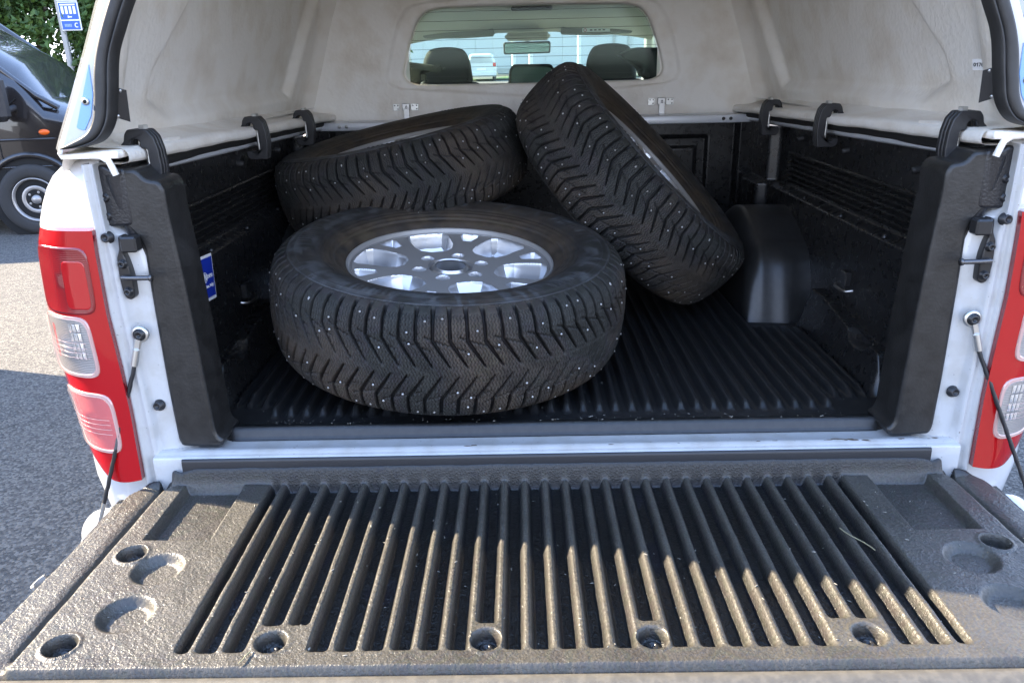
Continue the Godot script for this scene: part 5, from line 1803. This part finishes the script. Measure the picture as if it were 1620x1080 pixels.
func _ready() -> void:
	rng.seed = 5
	wob.seed = 4
	wob.noise_type = FastNoiseLite.TYPE_SIMPLEX_SMOOTH
	wob.frequency = 0.1
	wob.fractal_octaves = 3
	# camera
	var cam := Camera3D.new()
	cam.name = "camera"
	cam.position = EYE
	cam.rotation_degrees = Vector3(-20.0, 0.844, -1.339)
	cam.fov = 47.85
	cam.near = 0.05
	cam.far = 900.0
	add_child(cam)
	cam.current = true
	# sky, sun, exposure
	var env := Environment.new()
	env.background_mode = Environment.BG_SKY
	var sm := ProceduralSkyMaterial.new()
	sm.sky_top_color = Color(0.48, 0.59, 0.78)
	sm.sky_horizon_color = Color(0.90, 0.92, 0.95)
	sm.sky_curve = 0.18
	sm.ground_bottom_color = Color(0.22, 0.21, 0.20)
	sm.ground_horizon_color = Color(0.55, 0.56, 0.56)
	sm.sun_angle_max = 25.0
	sm.sky_energy_multiplier = 1.0
	var sky := Sky.new()
	sky.sky_material = sm
	env.sky = sky
	env.tonemap_mode = Environment.TONE_MAPPER_LINEAR
	env.tonemap_exposure = 6.3
	env.sdfgi_enabled = true
	env.ssao_enabled = true
	env.ssil_enabled = true
	var we := WorldEnvironment.new()
	we.name = "environment"
	we.environment = env
	add_child(we)
	var sun := DirectionalLight3D.new()
	sun.name = "sun"
	sun.light_energy = 1.5
	sun.light_color = Color(1.0, 0.93, 0.82)
	sun.light_angular_distance = 0.53
	sun.shadow_enabled = true
	add_child(sun)
	sun.look_at_from_position(Vector3.ZERO, Vector3(0.835, -0.50, 0.235), Vector3.UP)

	materials()
	var m := mat("cap", lin(0.095, 0.09, 0.08), 0.6)
	tri_map(m, 3.0); bump(m, T.fine, 0.02); m.albedo_texture = T.dust
	m = mat("cover", lin(0.024, 0.023, 0.022), 0.36)
	tri_map(m, 5.0); bump(m, T.grain, 0.025); m.albedo_texture = T.blotch
	m = mat("seal_rubber", lin(0.042, 0.041, 0.040), 0.55)
	tri_map(m, 3.0); bump(m, T.fine, 0.01); m.albedo_texture = T.blotch
	mat("straw", lin(0.22, 0.20, 0.12), 0.8)
	mat("chip", lin(0.10, 0.075, 0.05), 0.7)
	mat("grit", lin(0.24, 0.225, 0.19), 0.8)
	mat("steel_dark", lin(0.12, 0.12, 0.125), 0.25, 0.8)
	mat("stud", lin(0.42, 0.41, 0.40), 0.42, 0.9)
	mat("headliner_dark", lin(0.20, 0.19, 0.165), 0.85)
	mat("print_red", lin(0.5, 0.03, 0.03), 0.6)
	m = mat("seat_leather", lin(0.03, 0.03, 0.032), 0.35)
	mat("sign_pale", lin(0.25, 0.36, 0.62), 0.5)
	m = pane("van_glass", Color(0.16, 0.22, 0.26), 0.16)

	# ground, one sheet out to the horizon
	var xs := [-400.0, -150.0, -60.0, -30.0, -15.0, -8.0, -4.0, -2.0, 0.0, 2.0, 4.0, 8.0, 15.0, 30.0, 60.0, 150.0, 400.0]
	var zs := [200.0, 60.0, 20.0, 8.0, 3.0, 0.0, -3.0, -6.0, -10.0, -14.0, -20.0, -30.0, -45.0, -60.0, -120.0, -600.0]
	var P := PackedVector3Array()
	for z in zs:
		for x in xs: P.append(Vector3(x, far_ground(z), z))
	tag(obj("asphalt_ground", sheet(P, xs.size(), zs.size(), false), M.asphalt), "worn grey asphalt of the parking area", "", "", "structure")

	var truck := thing("pickup_truck", "white pickup truck seen from behind with its ribbed tailgate lowered", "pickup truck")
	build_body(truck)
	build_tailgate(truck)
	build_bed_liner(truck)
	build_cab(truck)
	build_canopy()
	build_wheels()
	var van := build_van()
	van.transform = Transform3D(Basis(Vector3.UP, deg_to_rad(10.0)), Vector3(-4.86, GY, -6.34))
	var v2: Node3D = van.duplicate()
	v2.name = numbered("parked_van")
	add_child(v2)
	v2.transform = Transform3D(Basis(Vector3.UP, deg_to_rad(-90.0)), Vector3(-5.66, GY, 1.28))
	tag(v2, "dark van just out of frame, shading the asphalt left of the pickup", "van")
	build_sign()
	var spots := [[-9.5, -15.0], [-7.4, -16.2], [-11.8, -14.2], [-8.6, -18.5], [-6.0, -19.0], [-13.5, -17.0], [-5.2, -16.8], [-6.9, -13.9]]
	var what := ["green leafy tree right behind the blue sign panels", "green leafy tree right of the sign post, top of frame", "green leafy tree behind the van's roof", "taller green tree standing behind the sign post", "green tree beside the canopy's left edge", "green leafy tree left behind the van", "small green tree nearest the canopy's black seal", "low green bush between the sign post and the van's windscreen"]
	for i in spots.size():
		build_tree("leafy_tree", what[i], Vector3(spots[i][0], GY, spots[i][1]), (5.2 + 0.5 * (i % 3)) if i < 7 else 2.9, 1.8 if i < 7 else 1.1, 22000, "trees behind the parked van", 40 + i)
	build_far()
	build_grit()

# sand, seeds and crumbs left on the tailgate and the floor of the bed
func build_grit() -> void:
	rng.seed = 91
	var st := S()
	for k in 640:
		var x := rng.randf_range(-0.72, 0.72)
		var z := rng.randf_range(0.05, 0.49)
		var y := TGY + 0.0005
		if k % 3 == 0:
			z = rng.randf_range(-0.12, -0.068); y = 0.0245 if z > -0.075 else 0.0105
			x = rng.randf_range(-0.60, 0.60)
		elif k % 3 == 1:
			z = rng.randf_range(-0.7, -0.12); y = 0.0065
			x = rng.randf_range(-0.62, 0.62)
		if y < 0.0: y += tailgate_height(x, z).x
		var r := rng.randf_range(0.0004, 0.0011) * (1.8 if k % 37 == 0 else 1.0)
		lathe(st, [Vector2(r * 0.7, 0), Vector2(r, r * 0.6), Vector2(0, r * 1.3)], 5, Transform3D(Basis(Vector3.UP, k * 1.0) * Basis.from_scale(Vector3(1.0, 1.0, 1.0 + (k % 4))), Vector3(x, y - 0.0002, z)), false)
	tag(put("grit", st, M.grit), "pale sand grains and crumbs scattered over the tailgate and bed floor", "grit", "", "stuff")
	# dry grass stalks
	for q in [[Vector3(0.476, 0, 0.245), 0.07, 1.15, "dry grass stalk lying on the right of the tailgate ribs"], [Vector3(-0.43, 0, 0.490), 0.028, 2.0, "short pale straw by the tailgate edge below the left screw"]]:
		var a: Vector3 = q[0]
		var pts := PackedVector3Array()
		for i in 7:
			var t := i / 6.0 - 0.5
			var p := a + Vector3(cos(q[2]) * t * q[1], 0, sin(q[2]) * t * q[1]) + Vector3(0.002, 0, -0.002) * sin(t * 5.0)
			p.y = TGY + 0.0035
			pts.append(p)
		st = S()
		tube(st, pts, 0.0009, 6)
		tag(put("grass_stalk", st, M.straw), q[3], "stalk", "bits of dry grass on the tailgate")
